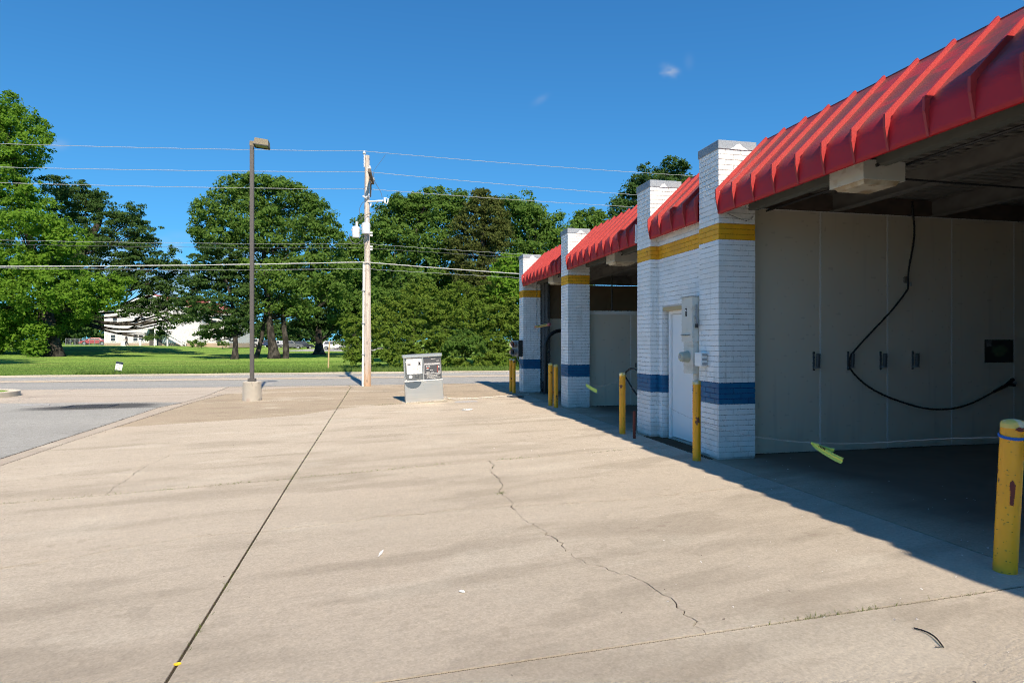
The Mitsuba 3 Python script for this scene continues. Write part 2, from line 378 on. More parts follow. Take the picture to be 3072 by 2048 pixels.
mat('siding', proc(lambda p, n, uv: mi.Color3f(0.62, 0.62, 0.62) * (0.90 + 0.12 * smoothstep(0.0, 0.3, p.z * 6.0 - dr.floor(p.z * 6.0)))), 0.6)
mat('shingle', proc(lambda p, n, uv: mix((0.30, 0.085, 0.07), (0.22, 0.065, 0.055), fbm(p.x * 3, p.y * 3, p.z * 9, 3))), 0.85)
mat('trim_white', (0.80, 0.80, 0.80), 0.5)
mat('window_dark', (0.05, 0.06, 0.07), 0.15)
mat('foundation', (0.42, 0.33, 0.25), 0.9)
mat('porch_shade', (0.09, 0.085, 0.08), 0.8)
for nm, col in dict(silver=(0.50, 0.52, 0.53), navy=(0.03, 0.045, 0.10), white=(0.75, 0.75, 0.75), grey=(0.13, 0.14, 0.145), black=(0.025, 0.025, 0.03), red=(0.40, 0.05, 0.05)).items():
    mat('car_' + nm, col, 0.25, 0.1, clearcoat=0.6)
mat('tyre', (0.02, 0.02, 0.02), 0.7)
mat('rim', (0.5, 0.5, 0.52), 0.3, 0.6)
mat('car_light', (0.7, 0.7, 0.68), 0.2)
mat('tail_red', (0.40, 0.02, 0.02), 0.3)
mat('caution', (0.62, 0.66, 0.10), 0.5)
mat('rope_blue', (0.03, 0.13, 0.45), 0.6)
mat('twine', (0.26, 0.27, 0.28), 0.8)
mat('paper', (0.80, 0.80, 0.78), 0.7)
mat('marker_yellow', (0.85, 0.60, 0.03), 0.5)
mat('sign_navy', (0.02, 0.03, 0.06), 0.5)
mat('lens_red', (0.10, 0.012, 0.012), 0.25)
mat('lens_black', (0.012, 0.012, 0.012), 0.25)
mat('signal_grey', (0.36, 0.34, 0.32), 0.45, 0.3)
mat('bar_yellow', (0.62, 0.42, 0.10), 0.5)
mat('bar_red', (0.45, 0.10, 0.11), 0.5)
mat('skin', (0.42, 0.27, 0.20), 0.6)
mat('cloth_dark', (0.03, 0.035, 0.045), 0.8)
mat('meter_glass', (0.38, 0.40, 0.33), 0.2)
def poster_fn(p, n, uv):
    x, z = (p.x - 9.85) / 0.20, (p.z - 1.50) / 0.11
    g = smoothstep(1.15, 0.35, dr.sqrt(x * x + z * z) + 0.5 * (fbm(p.x * 14, 1.0, p.z * 14, 4) - 0.4))
    return mix((0.012, 0.014, 0.016), mix((0.03, 0.09, 0.035), (0.10, 0.13, 0.06), fbm(p.x * 20, 4.0, p.z * 20, 3)), g)
mat('poster_print', proc(poster_fn), 0.3)

# ------------------------------------------------------------------ the ground
def terrain_z(x, y):
    x, y = np.asarray(x, float), np.asarray(y, float)
    r = np.clip((y - 52) / 45, 0, 1); r = r * r * (3 - 2 * r)
    w = np.clip((-20 - x + 0.12 * (y - 60)) / 22, 0, 1); w = w * w * (3 - 2 * w)
    roll = 0.10 * (meshkit.fbm(np.stack([x * 0.05, y * 0.05, x * 0], -1), 3) - 0.5)
    return np.where(y > 34, 0.95 * r * w + roll * np.clip((y - 34) / 10, 0, 1), 0.0) - 0.012

def terrain():
    xs = np.unique(np.r_[np.linspace(-1500, -90, 12), np.linspace(-90, 60, 91), np.linspace(60, 1500, 12)])
    ys = np.unique(np.r_[np.linspace(-600, 33.2, 8), 33.3, np.linspace(33.4, 150, 80), np.linspace(150, 2500, 14)])
    X, Y = np.meshgrid(xs, ys)
    Z = terrain_z(X, Y)
    Z = np.where(Y < 33.35, -0.06, Z)
    n = len(xs)
    i, j = np.meshgrid(np.arange(len(ys) - 1), np.arange(n - 1), indexing='ij')
    q = np.stack([i * n + j, i * n + j + 1, (i + 1) * n + j + 1, (i + 1) * n + j], -1).reshape(-1, 4)
    return np.stack([X, Y, Z], -1).reshape(-1, 3), q
obj('grass_field', terrain(), 'field', smooth=True, kind='structure', label='mown green field beyond the road with patches of shade')

def sheet(poly, z):
    m = trimesh.creation.extrude_polygon(poly, 0.01, engine='earcut')
    v = np.array(m.vertices); f = np.array(m.faces)
    top = (np.abs(v[f][:, :, 2] - 0.01) < 1e-9).all(1)
    m = trimesh.Trimesh(v, f[top], process=False)
    m.remove_unreferenced_vertices()
    m.vertices[:, 2] = z
    return m

obj('road', sheet(sbox(-220, 24.45, 220, 33.0), 0.0), 'asphalt_road', kind='structure', label='two lane grey asphalt road in front of the field')
k = 'road'
obj('centre_band', sheet(sbox(-220, 28.75, 220, 30.1), 0.004), 'road_tan', k, label='worn tan band along the middle of the road')
for y in (28.85, 29.9):
    obj('centre_line', sheet(sbox(-220, y, 220, y + 0.11), 0.008), 'road_yellow', k)
for x0, x1, y in ((-60, -36, 32.1), (-12.5, -9.6, 32.2), (-8.2, -1.0, 32.35), (3, 30, 32.35)):
    obj('edge_line', sheet(sbox(x0, y, x1, y + 0.14), 0.004), 'road_white', k)
obj('far_kerb', bx(-220, 220, 33.0, 33.42, -0.2, 0.07), 'curb_cream', kind='structure', label='low cream concrete kerb between road and field')

A_LINE = [(-60, 1391), (0, 1374.8), (306, 1276.9), (476, 1220.8), (549, 1206), (612, 1189), (683, 1160.6)]
B_LINE = [(-60, 1413), (0, 1395.9), (204, 1326), (340, 1282), (442, 1249.7), (578, 1205.5), (612.6, 1196.7), (676, 1180.8), (729.5, 1176.5), (804, 1165.9), (900, 1160.6), (1090, 1157.2), (1300, 1150.5), (1560, 1145.5)]
def gl(pts): return [tuple(ground(*p)) for p in pts]
A, B = gl(A_LINE), gl(B_LINE)
def extend_near(line):
    (x0, y0), (x1, y1) = line[1], line[2]
    s = (x1 - x0) / (y1 - y0)
    return [(x0 + s * (-14 - y0), -14.0)] + line[1:]
A, B = extend_near(A), extend_near(B)
ROAD_N = 24.45
apron = Polygon(B + [(16, 24.4), (16, -14)]).buffer(0)
apron = apron.intersection(sbox(-60, -14, 16, ROAD_N - 0.01))
gutter = Polygon(A[:-1] + [(A[-1][0], ROAD_N - 0.012)] + [(min(b[0], 3.0), ROAD_N - 0.012) for b in B[-1:]] + B[::-1]).buffer(0).difference(apron.buffer(0.012)).intersection(sbox(-60, -14, 6, ROAD_N - 0.012))
obj('subgrade', sheet(sbox(-60, -14.2, 17, ROAD_N), -0.0075), 'subgrade', kind='structure', label='dark soil showing in the joints of the concrete')

def jag(pts, step=0.05, amp=0.018, seed=0):
    r = np.random.default_rng(seed)
    p = np.array(pts, float)
    s = np.r_[0, np.cumsum(np.linalg.norm(np.diff(p, axis=0), axis=1))]
    t = np.arange(0, s[-1], step)
    q = np.stack([np.interp(t, s, p[:, i]) for i in (0, 1)], 1)
    w = r.normal(0, amp, len(q)); w = 0.6 * w + 0.8 * np.convolve(r.normal(0, amp * 2.2, len(q)), np.ones(5) / 5, 'same')
    d = np.gradient(q, axis=0); d /= np.linalg.norm(d, axis=1, keepdims=True) + 1e-9
    return q + np.stack([-d[:, 1], d[:, 0]], 1) * w[:, None]

def line_through(a, b, ext=60):
    a, b = np.array(a), np.array(b)
    d = (b - a) / np.linalg.norm(b - a)
    return LineString([a - d * ext, b + d * ext])
J1 = LineString([(-0.985, -30)] + [(-0.985, 3.3), (-0.965, 7.94), (-0.815, 23.93)] + [(-0.8, 40)])
C1 = line_through(ground(0, 1511), ground(1900, 1345))
C2 = line_through(ground(1136, 2045), ground(3072, 1757))
C3 = LineString([(-30, ground(340, 1282)[1] - 2.6)] + gl([(340, 1282), (719, 1257), (900, 1243.5), (1040, 1222), (1212, 1209.5), (1560, 1184)]) + [(30, 19.9)])
C4 = LineString([(4.62, -30), (4.62, 40)])
pieces = [apron]
for ln in (J1, C1, C2, C3, C4):
    out = []
    for g in pieces:
        out += [h for h in shsplit(g, ln).geoms if h.area > 0.02]
    pieces = out
z7 = lambda q: [(800 + x * .5102, 1150 + y * .5102) for x, y in q]
K1 = gl(z7([(1305, 450), (1330, 500), (1345, 550), (1385, 590), (1375, 645), (1450, 690), (1445, 720), (1460, 750), (1500, 800), (1580, 835), (1650, 870), (1720, 930), (1760, 980), (1810, 1010), (1900, 1060), (2000, 1080), (2060, 1110), (2160, 1130), (2220, 1165), (2280, 1200), (2352, 1260)]) + [(2060, 1840), (2120, 1900)])
K2 = gl([(-60, 1711), (0, 1701.7), (156, 1679), (289, 1657), (445, 1630), (570, 1607), (775, 1595), (856, 1583), (1070, 1561), (1126, 1548), (1259, 1540), (1361, 1527), (1535, 1516), (1667, 1510), (1861, 1499), (2000, 1484), (2206, 1461), (2274, 1451)])
K3 = gl([(320, 1479), (378, 1439), (418, 1408), (512, 1363)])
K4 = gl([(1140, 1322), (1240, 1310), (1360, 1313), (1440, 1310)])
cracks = []
for i, (c, w) in enumerate(((K1, .0055), (K2, .0085), (K3, .004), (K4, .006))):
    q = jag(c, amp=0.020 if i == 0 else 0.012, seed=i)
    r = np.random.default_rng(40 + i)
    for a in range(0, len(q) - 1, 4):
        seg = q[a:a + 5]
        ww = w * r.choice([0.35, 0.7, 1.0, 1.4], p=[.3, .3, .3, .1])
        if len(seg) > 1 and ww > 0.0012: cracks.append(LineString(seg).buffer(ww, cap_style=1, join_style=2, resolution=1))
cracks = unary_union(cracks)
TRENCH = unary_union([sbox(4.585, 7.97, 4.69, 10.2), sbox(4.585, 8.46, 4.85, 10.115), sbox(4.80, 8.86, 4.97, 9.99)])
AP = thing('concrete_apron', 'broad pale concrete forecourt cut into slabs by dark joints', 'pavement')
labels[AP] = {'label': 'broad pale concrete forecourt cut into slabs by dark joints', 'kind': 'structure'}
labels['concrete_apron'].pop('category', None)
c3y = lambda x: np.interp(x, [p[0] for p in C3.coords], [p[1] for p in C3.coords])
for g in pieces:
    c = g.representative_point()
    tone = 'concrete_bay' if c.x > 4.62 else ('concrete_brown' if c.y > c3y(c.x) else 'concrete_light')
    h = g.buffer(-0.0092, join_style=2)
    if tone != 'concrete_brown': h = h.difference(cracks).difference(TRENCH)
    for p in (h.geoms if isinstance(h, MultiPolygon) else [h]):
        if p.area < 0.01: continue
        m = trimesh.creation.extrude_polygon(p, 0.03, engine='earcut')
        m.apply_translation((0, 0, -0.03 + (0.0 if tone != 'concrete_brown' else -0.004)))
        obj('slab', m, tone, AP, label={'concrete_brown': 'brown weathered slab towards the road', 'concrete_bay': 'stained slab inside the wash bays with interior shade painted in'}.get(tone))
GT = 'gutter'
gs = [gutter] if isinstance(gutter, Polygon) else list(gutter.geoms)
labels[GT] = {'label': 'smooth concrete gutter strip curving between forecourt and asphalt lot', 'kind': 'structure'}
used.add(GT)
for i, g in enumerate(gs):
    if g.area > 0.05:
        for yy in (g.buffer(-0.010, join_style=2),):
            for p in (yy.geoms if isinstance(yy, MultiPolygon) else [yy]):
                m = trimesh.creation.extrude_polygon(p, 0.03, engine='earcut'); m.apply_translation((0, 0, -0.034))
                obj('strip', m, 'concrete_gutter', GT)
# the side lane west of the gutter: grey asphalt, and a pinkish concrete drive apron next to the road
west = Polygon([(-70, -14), (-70, ROAD_N - 0.012)] + [(A[-1][0], ROAD_N - 0.012)] + A[::-1][1:]).buffer(0)
DR0 = [(-70, 14.6)] + gl([(-60, 1212), (0, 1209), (200, 1207), (420, 1205)]) + [(-2, 17.6)]
lot = [g for g in shsplit(west, LineString(DR0)).geoms]
lot.sort(key=lambda g: g.centroid.y)
obj('asphalt_lot', sheet(lot[0].buffer(-0.008, join_style=2), 0.0), 'asphalt_lot', kind='structure', label='light grey asphalt side lane with a black wet stain')
DA = 'drive_apron'
used.add(DA); labels[DA] = {'label': 'pinkish concrete drive apron between the side lane and the road', 'kind': 'structure'}
for g in lot[1:]:
    for s in shsplit(g, LineString(gl([(-120, 1219), (0, 1208), (210, 1170), (260, 1155)]))).geoms:
        h = s.buffer(-0.008, join_style=2)
        for p in (h.geoms if isinstance(h, MultiPolygon) else [h]):
            m = trimesh.creation.extrude_polygon(p, 0.03, engine='earcut'); m.apply_translation((0, 0, -0.03))
            obj('slab', m, 'concrete_drive', DA)
# storm inlet in the wet stain
gx, gy = ground(272, 1218)
SI = thing('storm_drain', 'black iron storm drain grate in the wet stain of the side lane', 'drain')
obj('frame', cat(bx(gx - .55, gx + .55, gy - .33, gy - .27, -.02, .012), bx(gx - .55, gx + .55, gy + .27, gy + .33, -.02, .012), bx(gx - .55, gx - .49, gy - .27, gy + .27, -.02, .012), bx(gx + .49, gx + .55, gy - .27, gy + .27, -.02, .012)), 'black_metal', SI)
for i in range(9):
    x = gx - .44 + i * .11
    obj('bar', bx(x - .012, x + .012, gy - .27, gy + .27, -.02, .008), 'dark_steel', SI)
px, py = ground(105, 1215)
single('parking_stripe', rot(bx(px - .33, px + .33, py - .03, py + .03, .002, .02), 1.5, (0, 0, 1), (px, py, 0)), 'print_grey', 'short white bar lying on the asphalt left of the wet stain', 'bar')
# planted island with a rounded kerb at the far left
ix, iy = ground(-75, 1190)
isl = LineString([(ix - 9, iy + 0.4), (ix - 0.2, iy)]).buffer(1.25, resolution=24)
IS = thing('kerbed_island', 'rounded concrete kerb island with grass at the left edge', 'traffic island')
obj('kerb', prism(isl.difference(isl.buffer(-0.28)), 0.15), 'curb_cream', IS)
obj('grass_bed', prism(isl.buffer(-0.28), 0.13), 'field', IS)

# grass in the field: blades nearest the road, as one mass
def blades(n, xy, h, w, z=0.0, seed=3, lean=0.35):
    r = np.random.default_rng(seed)
    base = np.column_stack([xy, np.broadcast_to(z, len(xy))])
    a = r.uniform(0, 2 * np.pi, len(xy)); hh = h * r.uniform(.5, 1.4, len(xy))
    side = np.stack([np.cos(a), np.sin(a), a * 0], 1) * w * r.uniform(.6, 1.3, (len(xy), 1))
    tip = base + np.stack([r.normal(0, lean, len(xy)) * hh, r.normal(0, lean, len(xy)) * hh, hh], 1)
    v = np.stack([base - side, base + side, tip], 1).reshape(-1, 3)
    return trimesh.Trimesh(v, np.arange(len(v)).reshape(-1, 3), process=False)
r = np.random.default_rng(5)
N = 110000
yy = 33.5 + 26 * r.beta(0.8, 2.2, N)
xx = r.uniform(-1.05, 0.30, N) * (yy + 4) + 0.02 * yy
obj('field_grass', blades(N, np.stack([xx, yy], 1), 0.055, 0.016, terrain_z(xx, yy)), 'leaf_grass', kind='stuff', label='short green grass blades of the field beside the road')
def along_line(line, n, width, seed, t0=0, t1=1, clump=6):
    r = np.random.default_rng(seed)
    p = np.array(line, float); s = np.r_[0, np.cumsum(np.linalg.norm(np.diff(p, axis=0), axis=1))]
    c = r.uniform(t0, t1, clump) * s[-1]
    t = np.clip(c[r.integers(0, clump, n)] + r.normal(0, 0.10, n), 0, s[-1])
    return np.stack([np.interp(t, s, p[:, i]) for i in (0, 1)], 1) + r.normal(0, width, (n, 2))
W = np.vstack([along_line([ground(0, 1511), ground(880, 1434)], 260, .010, 1, clump=40), along_line([ground(880, 1434), ground(1360, 1388)], 330, .012, 2, clump=40),
               along_line([ground(1490, 1378), ground(1640, 1367)], 150, .018, 3, clump=7), along_line([ground(1700, 1364), ground(1860, 1349)], 90, .012, 4, clump=14),
               along_line([(-.98, 3.6), (-.965, 8), (-.82, 23.5)], 420, .008, 5, clump=70), along_line([ground(1500, 1480), ground(1505, 1476)], 60, .02, 6, clump=2),
               along_line([ground(1100, 1215), ground(1300, 1206)], 200, .03, 7, clump=6), along_line([ground(2300, 1872), ground(2950, 1774)], 130, .008, 8, clump=22),
               along_line([ground(1145, 1214), ground(1200, 1211)], 80, .02, 9, clump=3), along_line([ground(1046, 1156), ground(1052, 1158)], 60, .03, 10, clump=2)])
obj('joint_weeds', blades(len(W), W, 0.026, 0.004, -0.012, seed=8, lean=.8), 'leaf_weed', kind='stuff', label='small weeds sprouting along the concrete joints')
vx = np.stack([r.uniform(-14, 12, 9000), 33.45 + np.abs(r.normal(0, .5, 9000))], 1)
obj('verge_grass', blades(len(vx), vx, 0.28, 0.02, 0.0, seed=11), 'leaf_grass', kind='stuff', label='taller rough grass along the far kerb below the thicket')
# fine litter: pale chips and dark grit
r = np.random.default_rng(12)
def chips(n, xs, ys, s, seed):
    r = np.random.default_rng(seed)
    c = np.stack([r.uniform(*xs, n), r.uniform(*ys, n), np.full(n, .002)], 1)
    v = c[:, None] + np.stack([r.normal(0, s, (n, 4)), r.normal(0, s, (n, 4)), np.abs(r.normal(0, s * .5, (n, 4)))], -1)
    f = (np.arange(n)[:, None, None] * 4 + np.array([[0, 1, 2], [0, 3, 1], [1, 3, 2], [2, 3, 0]])).reshape(-1, 3)
    return trimesh.Trimesh(v.reshape(-1, 3), f, process=False)
obj('pale_grit', chips(170, (1.8, 6.5), (2.4, 9.5), .006, 13), 'paper', kind='stuff', label='pale chips scattered on the concrete by the bays')
obj('dark_grit', chips(120, (-5, 5), (2.4, 15), .006, 14), 'weathered_wood', kind='stuff', label='dark specks and twigs scattered over the concrete')
# individual bits on the ground
def scrap(name, u, v, s, m, label, cat_, ang=0.0, asp=0.4, seed=0):
    r = np.random.default_rng(seed)
    x, y = ground(u, v)
    a = np.linspace(0, 2 * np.pi, 9)[:-1]
    rad = s * r.uniform(.6, 1.2, 8)
    p = np.stack([rad * np.cos(a), rad * np.sin(a) * asp], 1)
    g = prism(p, 0.006)
    g.vertices[:, 2] += 0.02 * r.random(len(g.vertices)) * (s / .1)
    g = rot(g, ang, (0, 0, 1)); g.apply_translation((x, y, 0.001))
    single(name, g, m, label, cat_)
scrap('paper_scrap', 1403, 1230, .16, 'paper', 'crumpled white paper scrap in front of the pay station', 'litter', 10, .5, 1)
scrap('paper_scrap', 1143, 1662, .075, 'paper', 'thin curved white scrap on the forecourt, nearest the long joint', 'litter', 70, .16, 2)
scrap('paper_scrap', 1386, 1776, .035, 'paper', 'small white scrap alone on the middle of the foreground concrete', 'litter', -50, .35, 3)
scrap('yellow_marker', 531, 1993, .017, 'marker_yellow', 'bright yellow dab on the long joint in the foreground', 'marker', 0, .8, 4)
pts = [(2742, 1886, .008), (2790, 1905, .012), (2822, 1934, .010), (2830, 1943, .006)]
p3 = [np.r_[ground(u, v), z] for u, v, z in pts]
single('wiper_blade', cat(tube(spline(p3, 16), .0045, 6), tube([np.r_[ground(2806, 1941), .006], np.r_[ground(2830, 1943), .006]], .003, 6)), 'rubber', 'thin bent black wiper strip on the concrete at lower right', 'wiper blade')

# ------------------------------------------------------------------ the car wash
CW = thing('car_wash', 'white painted brick car wash with open bays and red metal mansard roof', 'car wash')
H0, CH = 0.03, 0.0745
NC = 58
PIERS = [(-1.9, -1.33), (3.07, 3.65), (7.91, 8.45), (10.12, 10.68), (14.87, 15.45), (19.62, 20.2)]
X0, X1 = 4.70, 5.27
def band(k): return 'brick_blue' if 10 <= k <= 13 else 'brick_yellow' if 41 <= k <= 43 else 'brick_white'
brng = np.random.default_rng(21)

def pier_bricks(y0, y1):
    """(course, mesh) of the visible brick skins: the face towards the forecourt (west) and the face towards the near end (south)"""
    L, D, g = 0.226, 0.107, 0.009
    for k in range(NC):
        z0 = H0 + k * CH; z1 = z0 + CH - 0.0105
        e = lambda: brng.normal(0, 0.0012)
        def brick(a, b, c, d):
            dx, dy = e(), e()
            return k, bx(a + dx, b, c + dy, d, z0 + abs(e()) * .6, z1)
        off = 0.0 if k % 2 == 0 else 1.0
        if k % 2 == 0:
            yield brick(X0, X0 + L, y0, y0 + D)
            sx, wy = X0 + L + g, y0 + D + g
        else:
            yield brick(X0, X0 + D, y0, y0 + L)
            sx, wy = X0 + D + g, y0 + L + g
        while sx < X1 - 0.03:
            b = min(sx + L, X1); b = X1 if X1 - b < 0.04 else b
            yield brick(sx, b, y0, y0 + D); sx = b + g
        while wy < y1 - 0.03:
            b = min(wy + L, y1); b = y1 if y1 - b < 0.04 else b
            yield brick(X0, X0 + D, wy, b); wy = b + g

part_bricks = 0
for i, (y0, y1) in enumerate(PIERS):
    nm = part_key('brick_pier', CW)
    scene[nm] = ply(bx(X0 + .011, X1 - .002, y0 + .011, y1 - .002, -0.02, H0 + NC * CH), 'brick_joint')
    groups = {}
    for k, m in sorted(pier_bricks(y0, y1), key=lambda t: t[0]):
        if i == 2 and part_bricks < 297:
            obj('brick', m, band(k), nm); part_bricks += 1
        else:
            groups.setdefault(band(k), []).append(m)
    for b, ms in groups.items():
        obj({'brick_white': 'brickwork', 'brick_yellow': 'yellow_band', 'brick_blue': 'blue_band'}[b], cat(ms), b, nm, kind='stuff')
    zt = H0 + NC * CH
    c = obj('cap', cbx(X0 - .014, X1 + .014, y0 - .014, y1 + .014, zt - 0.012, zt + 0.112, 0.006), 'galvanised', nm)
    if i in (2, 3, 4, 5):
        w = (0.13, 0.07, 0.11, 0.12)[i - 2]; cx = X0 + (.30, .24, .33, .30)[i - 2]
        t = [(cx - w, zt - .01), (cx + w * 1.1, zt - .01), (cx + w * .5, zt + .03), (cx + .02, zt + .03 + .32 * w), (cx - .03, zt + .025 + .25 * w), (cx - w * .6, zt + .018)]
        obj('paint_patch', prism(t, 0.002, 'y', y0 - .0165), 'white_paint', nm)

# the front wall of the equipment room between two piers, with its door
WX = 4.85
DY0, DY1, DZ = 8.86, 9.98, 2.225
rw = part_key('room_wall', CW)
scene[rw] = ply(cat(bx(WX + .011, WX + .14, DY1 + .002, 10.121, -.02, 3.9), bx(WX + .011, WX + .14, 8.449, DY0 - .002, -.02, 3.9), bx(WX + .011, WX + .14, DY0, DY1, DZ + .012, 3.9)), 'brick_joint')
groups = {}
for k in range(51):
    z0 = H0 + k * CH; z1 = z0 + CH - .0105
    y = 10.115
    first = 0.113 if k % 2 else 0.226
    while y > 8.46:
        a = max(y - first, 8.455)
        if z0 < DZ - .01:
            if a < DY1 and y > DY0:
                if y > DY1: a = DY1
                elif a < DY0: y = DY0
                else:
                    y = a - .009; first = .226; continue
        if z0 < DZ - .01 and DY1 < a < DY1 + .05: a = DY1
        if y - a > .02:
            d = brng.normal(0, .0012)
            dep = .113 if abs(a - DY1) > .01 else .128
            groups.setdefault(band(k), []).append(bx(WX + d, WX + dep, a, y, z0, min(z1, 3.9)))
        y = a - .009; first = .226
for b, ms in groups.items():
    obj({'brick_white': 'brickwork', 'brick_yellow': 'yellow_band', 'brick_blue': 'blue_band'}[b], cat(ms), b, rw, kind='stuff')
dr_ = part_key('door', CW)
scene[dr_] = ply(cbx(WX + .135, WX + .175, DY0 + .05, DY1 - .125, .035, 2.11, .003), 'white_paint')
labels[dr_] = {'label': 'plain white steel door in the recess'}
fr = WX + .10
obj('frame', cat(bx(fr, fr + .10, DY1 - .115, DY1 - .055, -.02, 2.17), bx(fr, fr + .10, DY0, DY0 + .045, -.02, 2.17), bx(fr, fr + .10, DY0 + .045, DY1 - .115, 2.118, 2.17)), 'white_paint', dr_)
obj('lintel', bx(WX + .02, WX + .14, DY0, DY1, 2.172, DZ + .010), 'tan_wood', dr_)
for z in (.35, 1.05, 1.8):
    obj('hinge', cyl((fr - .008, DY1 - .118, z - .05), (fr - .008, DY1 - .118, z + .05), .009, 8), 'white_paint', dr_)
obj('threshold', bx(WX + .10, WX + .2, DY0, DY1, -.02, .018), 'base_concrete', dr_)

# ---- mansard roofs: pans between seams, seams, ridge flashing
RX, RZ, BX, BZ, VZ = 5.45, 4.515, 4.682, 3.735, 3.425
def pan_mesh(y0, y1, seed):
    r = np.random.default_rng(seed)
    d = np.array([BX - RX, BZ - RZ]); d /= np.linalg.norm(d)
    prof = [np.array([RX, RZ]) + (np.array([BX, BZ]) - np.array([RX, RZ])) * t for t in np.linspace(0, .86, 6)]
    p0, p2 = prof[-1], np.array([BX, BZ - .11])
    for t in np.linspace(0.12, 1, 9):
        prof.append((1 - t) ** 2 * p0 + 2 * t * (1 - t) * np.array([BX, BZ]) + t * t * p2)
    prof += [np.array([BX, z]) for z in np.linspace(BZ - .16, VZ, 4)]
    prof += [np.array([BX + .03, VZ + .002])]
    prof = np.array(prof)
    tan = np.gradient(prof, axis=0); tan /= np.linalg.norm(tan, axis=1, keepdims=True)
    nrm = np.stack([tan[:, 1], -tan[:, 0]], 1)
    s = np.r_[0, np.cumsum(np.linalg.norm(np.diff(prof, axis=0), axis=1))]
    n = 9
    u = np.linspace(0, 1, n)
    amp = r.uniform(.004, .011)
    bul = np.exp(-((s - 1.05) / .22) ** 2)[:, None] * amp * np.sin(np.pi * u)[None] * 1.6 + .003 * (meshkit.fbm(np.stack(np.broadcast_arrays(s[:, None] * 3, u[None] * 2, seed * 3.3), -1), 3) - .5)
    bul *= np.minimum(1, 4 * np.minimum(u, 1 - u))[None]
    bul[-1] = 0
    P = prof[:, None, :] + nrm[:, None, :] * bul[:, :, None]
    Y = y0 + (y1 - y0) * u
    v = np.stack([P[..., 0], np.broadcast_to(Y, P.shape[:2]), P[..., 1]], -1).reshape(-1, 3)
    i, j = np.meshgrid(np.arange(len(prof) - 1), np.arange(n - 1), indexing='ij')
    q = np.stack([i * n + j, i * n + j + 1, (i + 1) * n + j + 1, (i + 1) * n + j], -1).reshape(-1, 4)
    return trimesh.Trimesh(v, np.vstack([q[:, [0, 1, 2]], q[:, [0, 2, 3]]]), process=False)
nx, nz = -.7117, .7025
h = .042
SEAM = [(RX + .004, RZ), (RX + nx * h, RZ + nz * h), (BX - .048, BZ + .028), (BX - .048, BZ - .095), (BX - .004, VZ - .003), (BX + .012, VZ - .003), (BX + .012, BZ)]
FOLD = [(BX - .051, BZ - .088), (BX - .051, BZ - .100), (BX + .012, BZ - .100), (BX + .012, BZ - .088)]
def mansard(ys, seed, label):
    m = part_key('mansard_roof', CW)
    scene[m] = ply(cat(bx(RX - .01, RX + .16, ys[0], ys[-1], RZ - .012, RZ + .006), bx(RX + .15, RX + .17, ys[0], ys[-1], 3.9, RZ - .012)), 'red_metal')
    labels[m] = {'label': label}
    obj('backing', bx(BX + .035, BX + .05, ys[0], ys[-1], VZ + .004, 3.72), 'red_metal', m)
    for a, b in zip(ys[:-1], ys[1:]):
        obj('pan', pan_mesh(a + .001, b - .001, 100 + seed + int(a * 10)), 'red_metal', m, smooth=True)
    for y in ys[1:-1]:
        j = brng.normal(0, .002)
        obj('seam', cat(prism(SEAM, .026, 'y', y - .013 + j), prism(FOLD, .030, 'y', y - .015 + j)), 'red_seam', m)
    for y in (ys[0] + .008, ys[-1] - .028):
        obj('seam', prism(SEAM, .02, 'y', y), 'red_seam', m)
    return m
def ribs(y0, y1, first):
    ys = [y1]; y = first
    while y > y0 + .12:
        ys.append(y); y -= .4235
    return sorted(ys + [y0])
MA = mansard(ribs(3.66, 7.90, 7.479), 1, 'red mansard roof over the nearest wash bay')
obj('sticker', cat(quad((5.10, 3.86, 4.15 + .013), (5.10, 3.79, 4.15 + .013), (5.13, 3.79, 4.19 + .013), (5.13, 3.86, 4.19 + .013))), 'rope_blue', MA, label='small blue mark on a red pan')
mansard(ribs(8.46, 10.11, 9.69), 2, 'short red mansard roof over the equipment room door')
mansard(ribs(10.69, 14.86, 14.44), 3, 'red mansard roof over the middle wash bay')
mansard(ribs(15.46, 19.61, 19.19), 4, 'red mansard roof over the wash bay nearest the road')
mansard(ribs(-1.32, 3.06, 2.64), 5, 'red mansard roof over the bay beside the viewer')
for y in (7.895, 14.855, 10.70, 19.6):
    obj('end_flashing', bx(BX - .018, BX + .03, y - .006, y + .006, VZ + .02, BZ + .05), 'white_paint', CW)

# ---- roof deck, beams, walls of the bays
def deck():
    ys, zs, y = [], [], -1.9
    while y < 20.1:
        ys += [y, y + .05, y + .065, y + .135]; zs += [3.905, 3.905, 3.868, 3.868]; y += .15
    v = [[x, a, b] for a, b in zip(ys, zs) for x in (5.02, 13.4)]
    q = [[2 * i, 2 * i + 1, 2 * i + 3, 2 * i + 2] for i in range(len(ys) - 1)]
    return np.array(v), np.array(q)
obj('ceiling_deck', deck(), 'deck_metal', CW, label='dark corrugated metal deck under the roof')
obj('flat_roof', bx(5.6, 13.5, -1.9, 20.2, 3.92, 3.99), 'roof_membrane', CW)
def ibeam(x, y0, y1, z0, z1, w):
    return cat(bx(x - w, x + w, y0, y1, z0, z0 + .014), bx(x - .006, x + .006, y0, y1, z0 + .014, z1 - .014), bx(x - w, x + w, y0, y1, z1 - .014, z1))
BEAMS = [(6.78, 3.60), (8.58, 3.60), (10.4, 3.60), (12.2, 3.60)]
for x, z in BEAMS:
    for y0, y1 in ((3.43, 8.195), (10.5, 20.0), (-1.3, 3.29)):
        obj('beam', ibeam(x, y0, y1, z, 3.866, .075), 'beam_metal', CW)
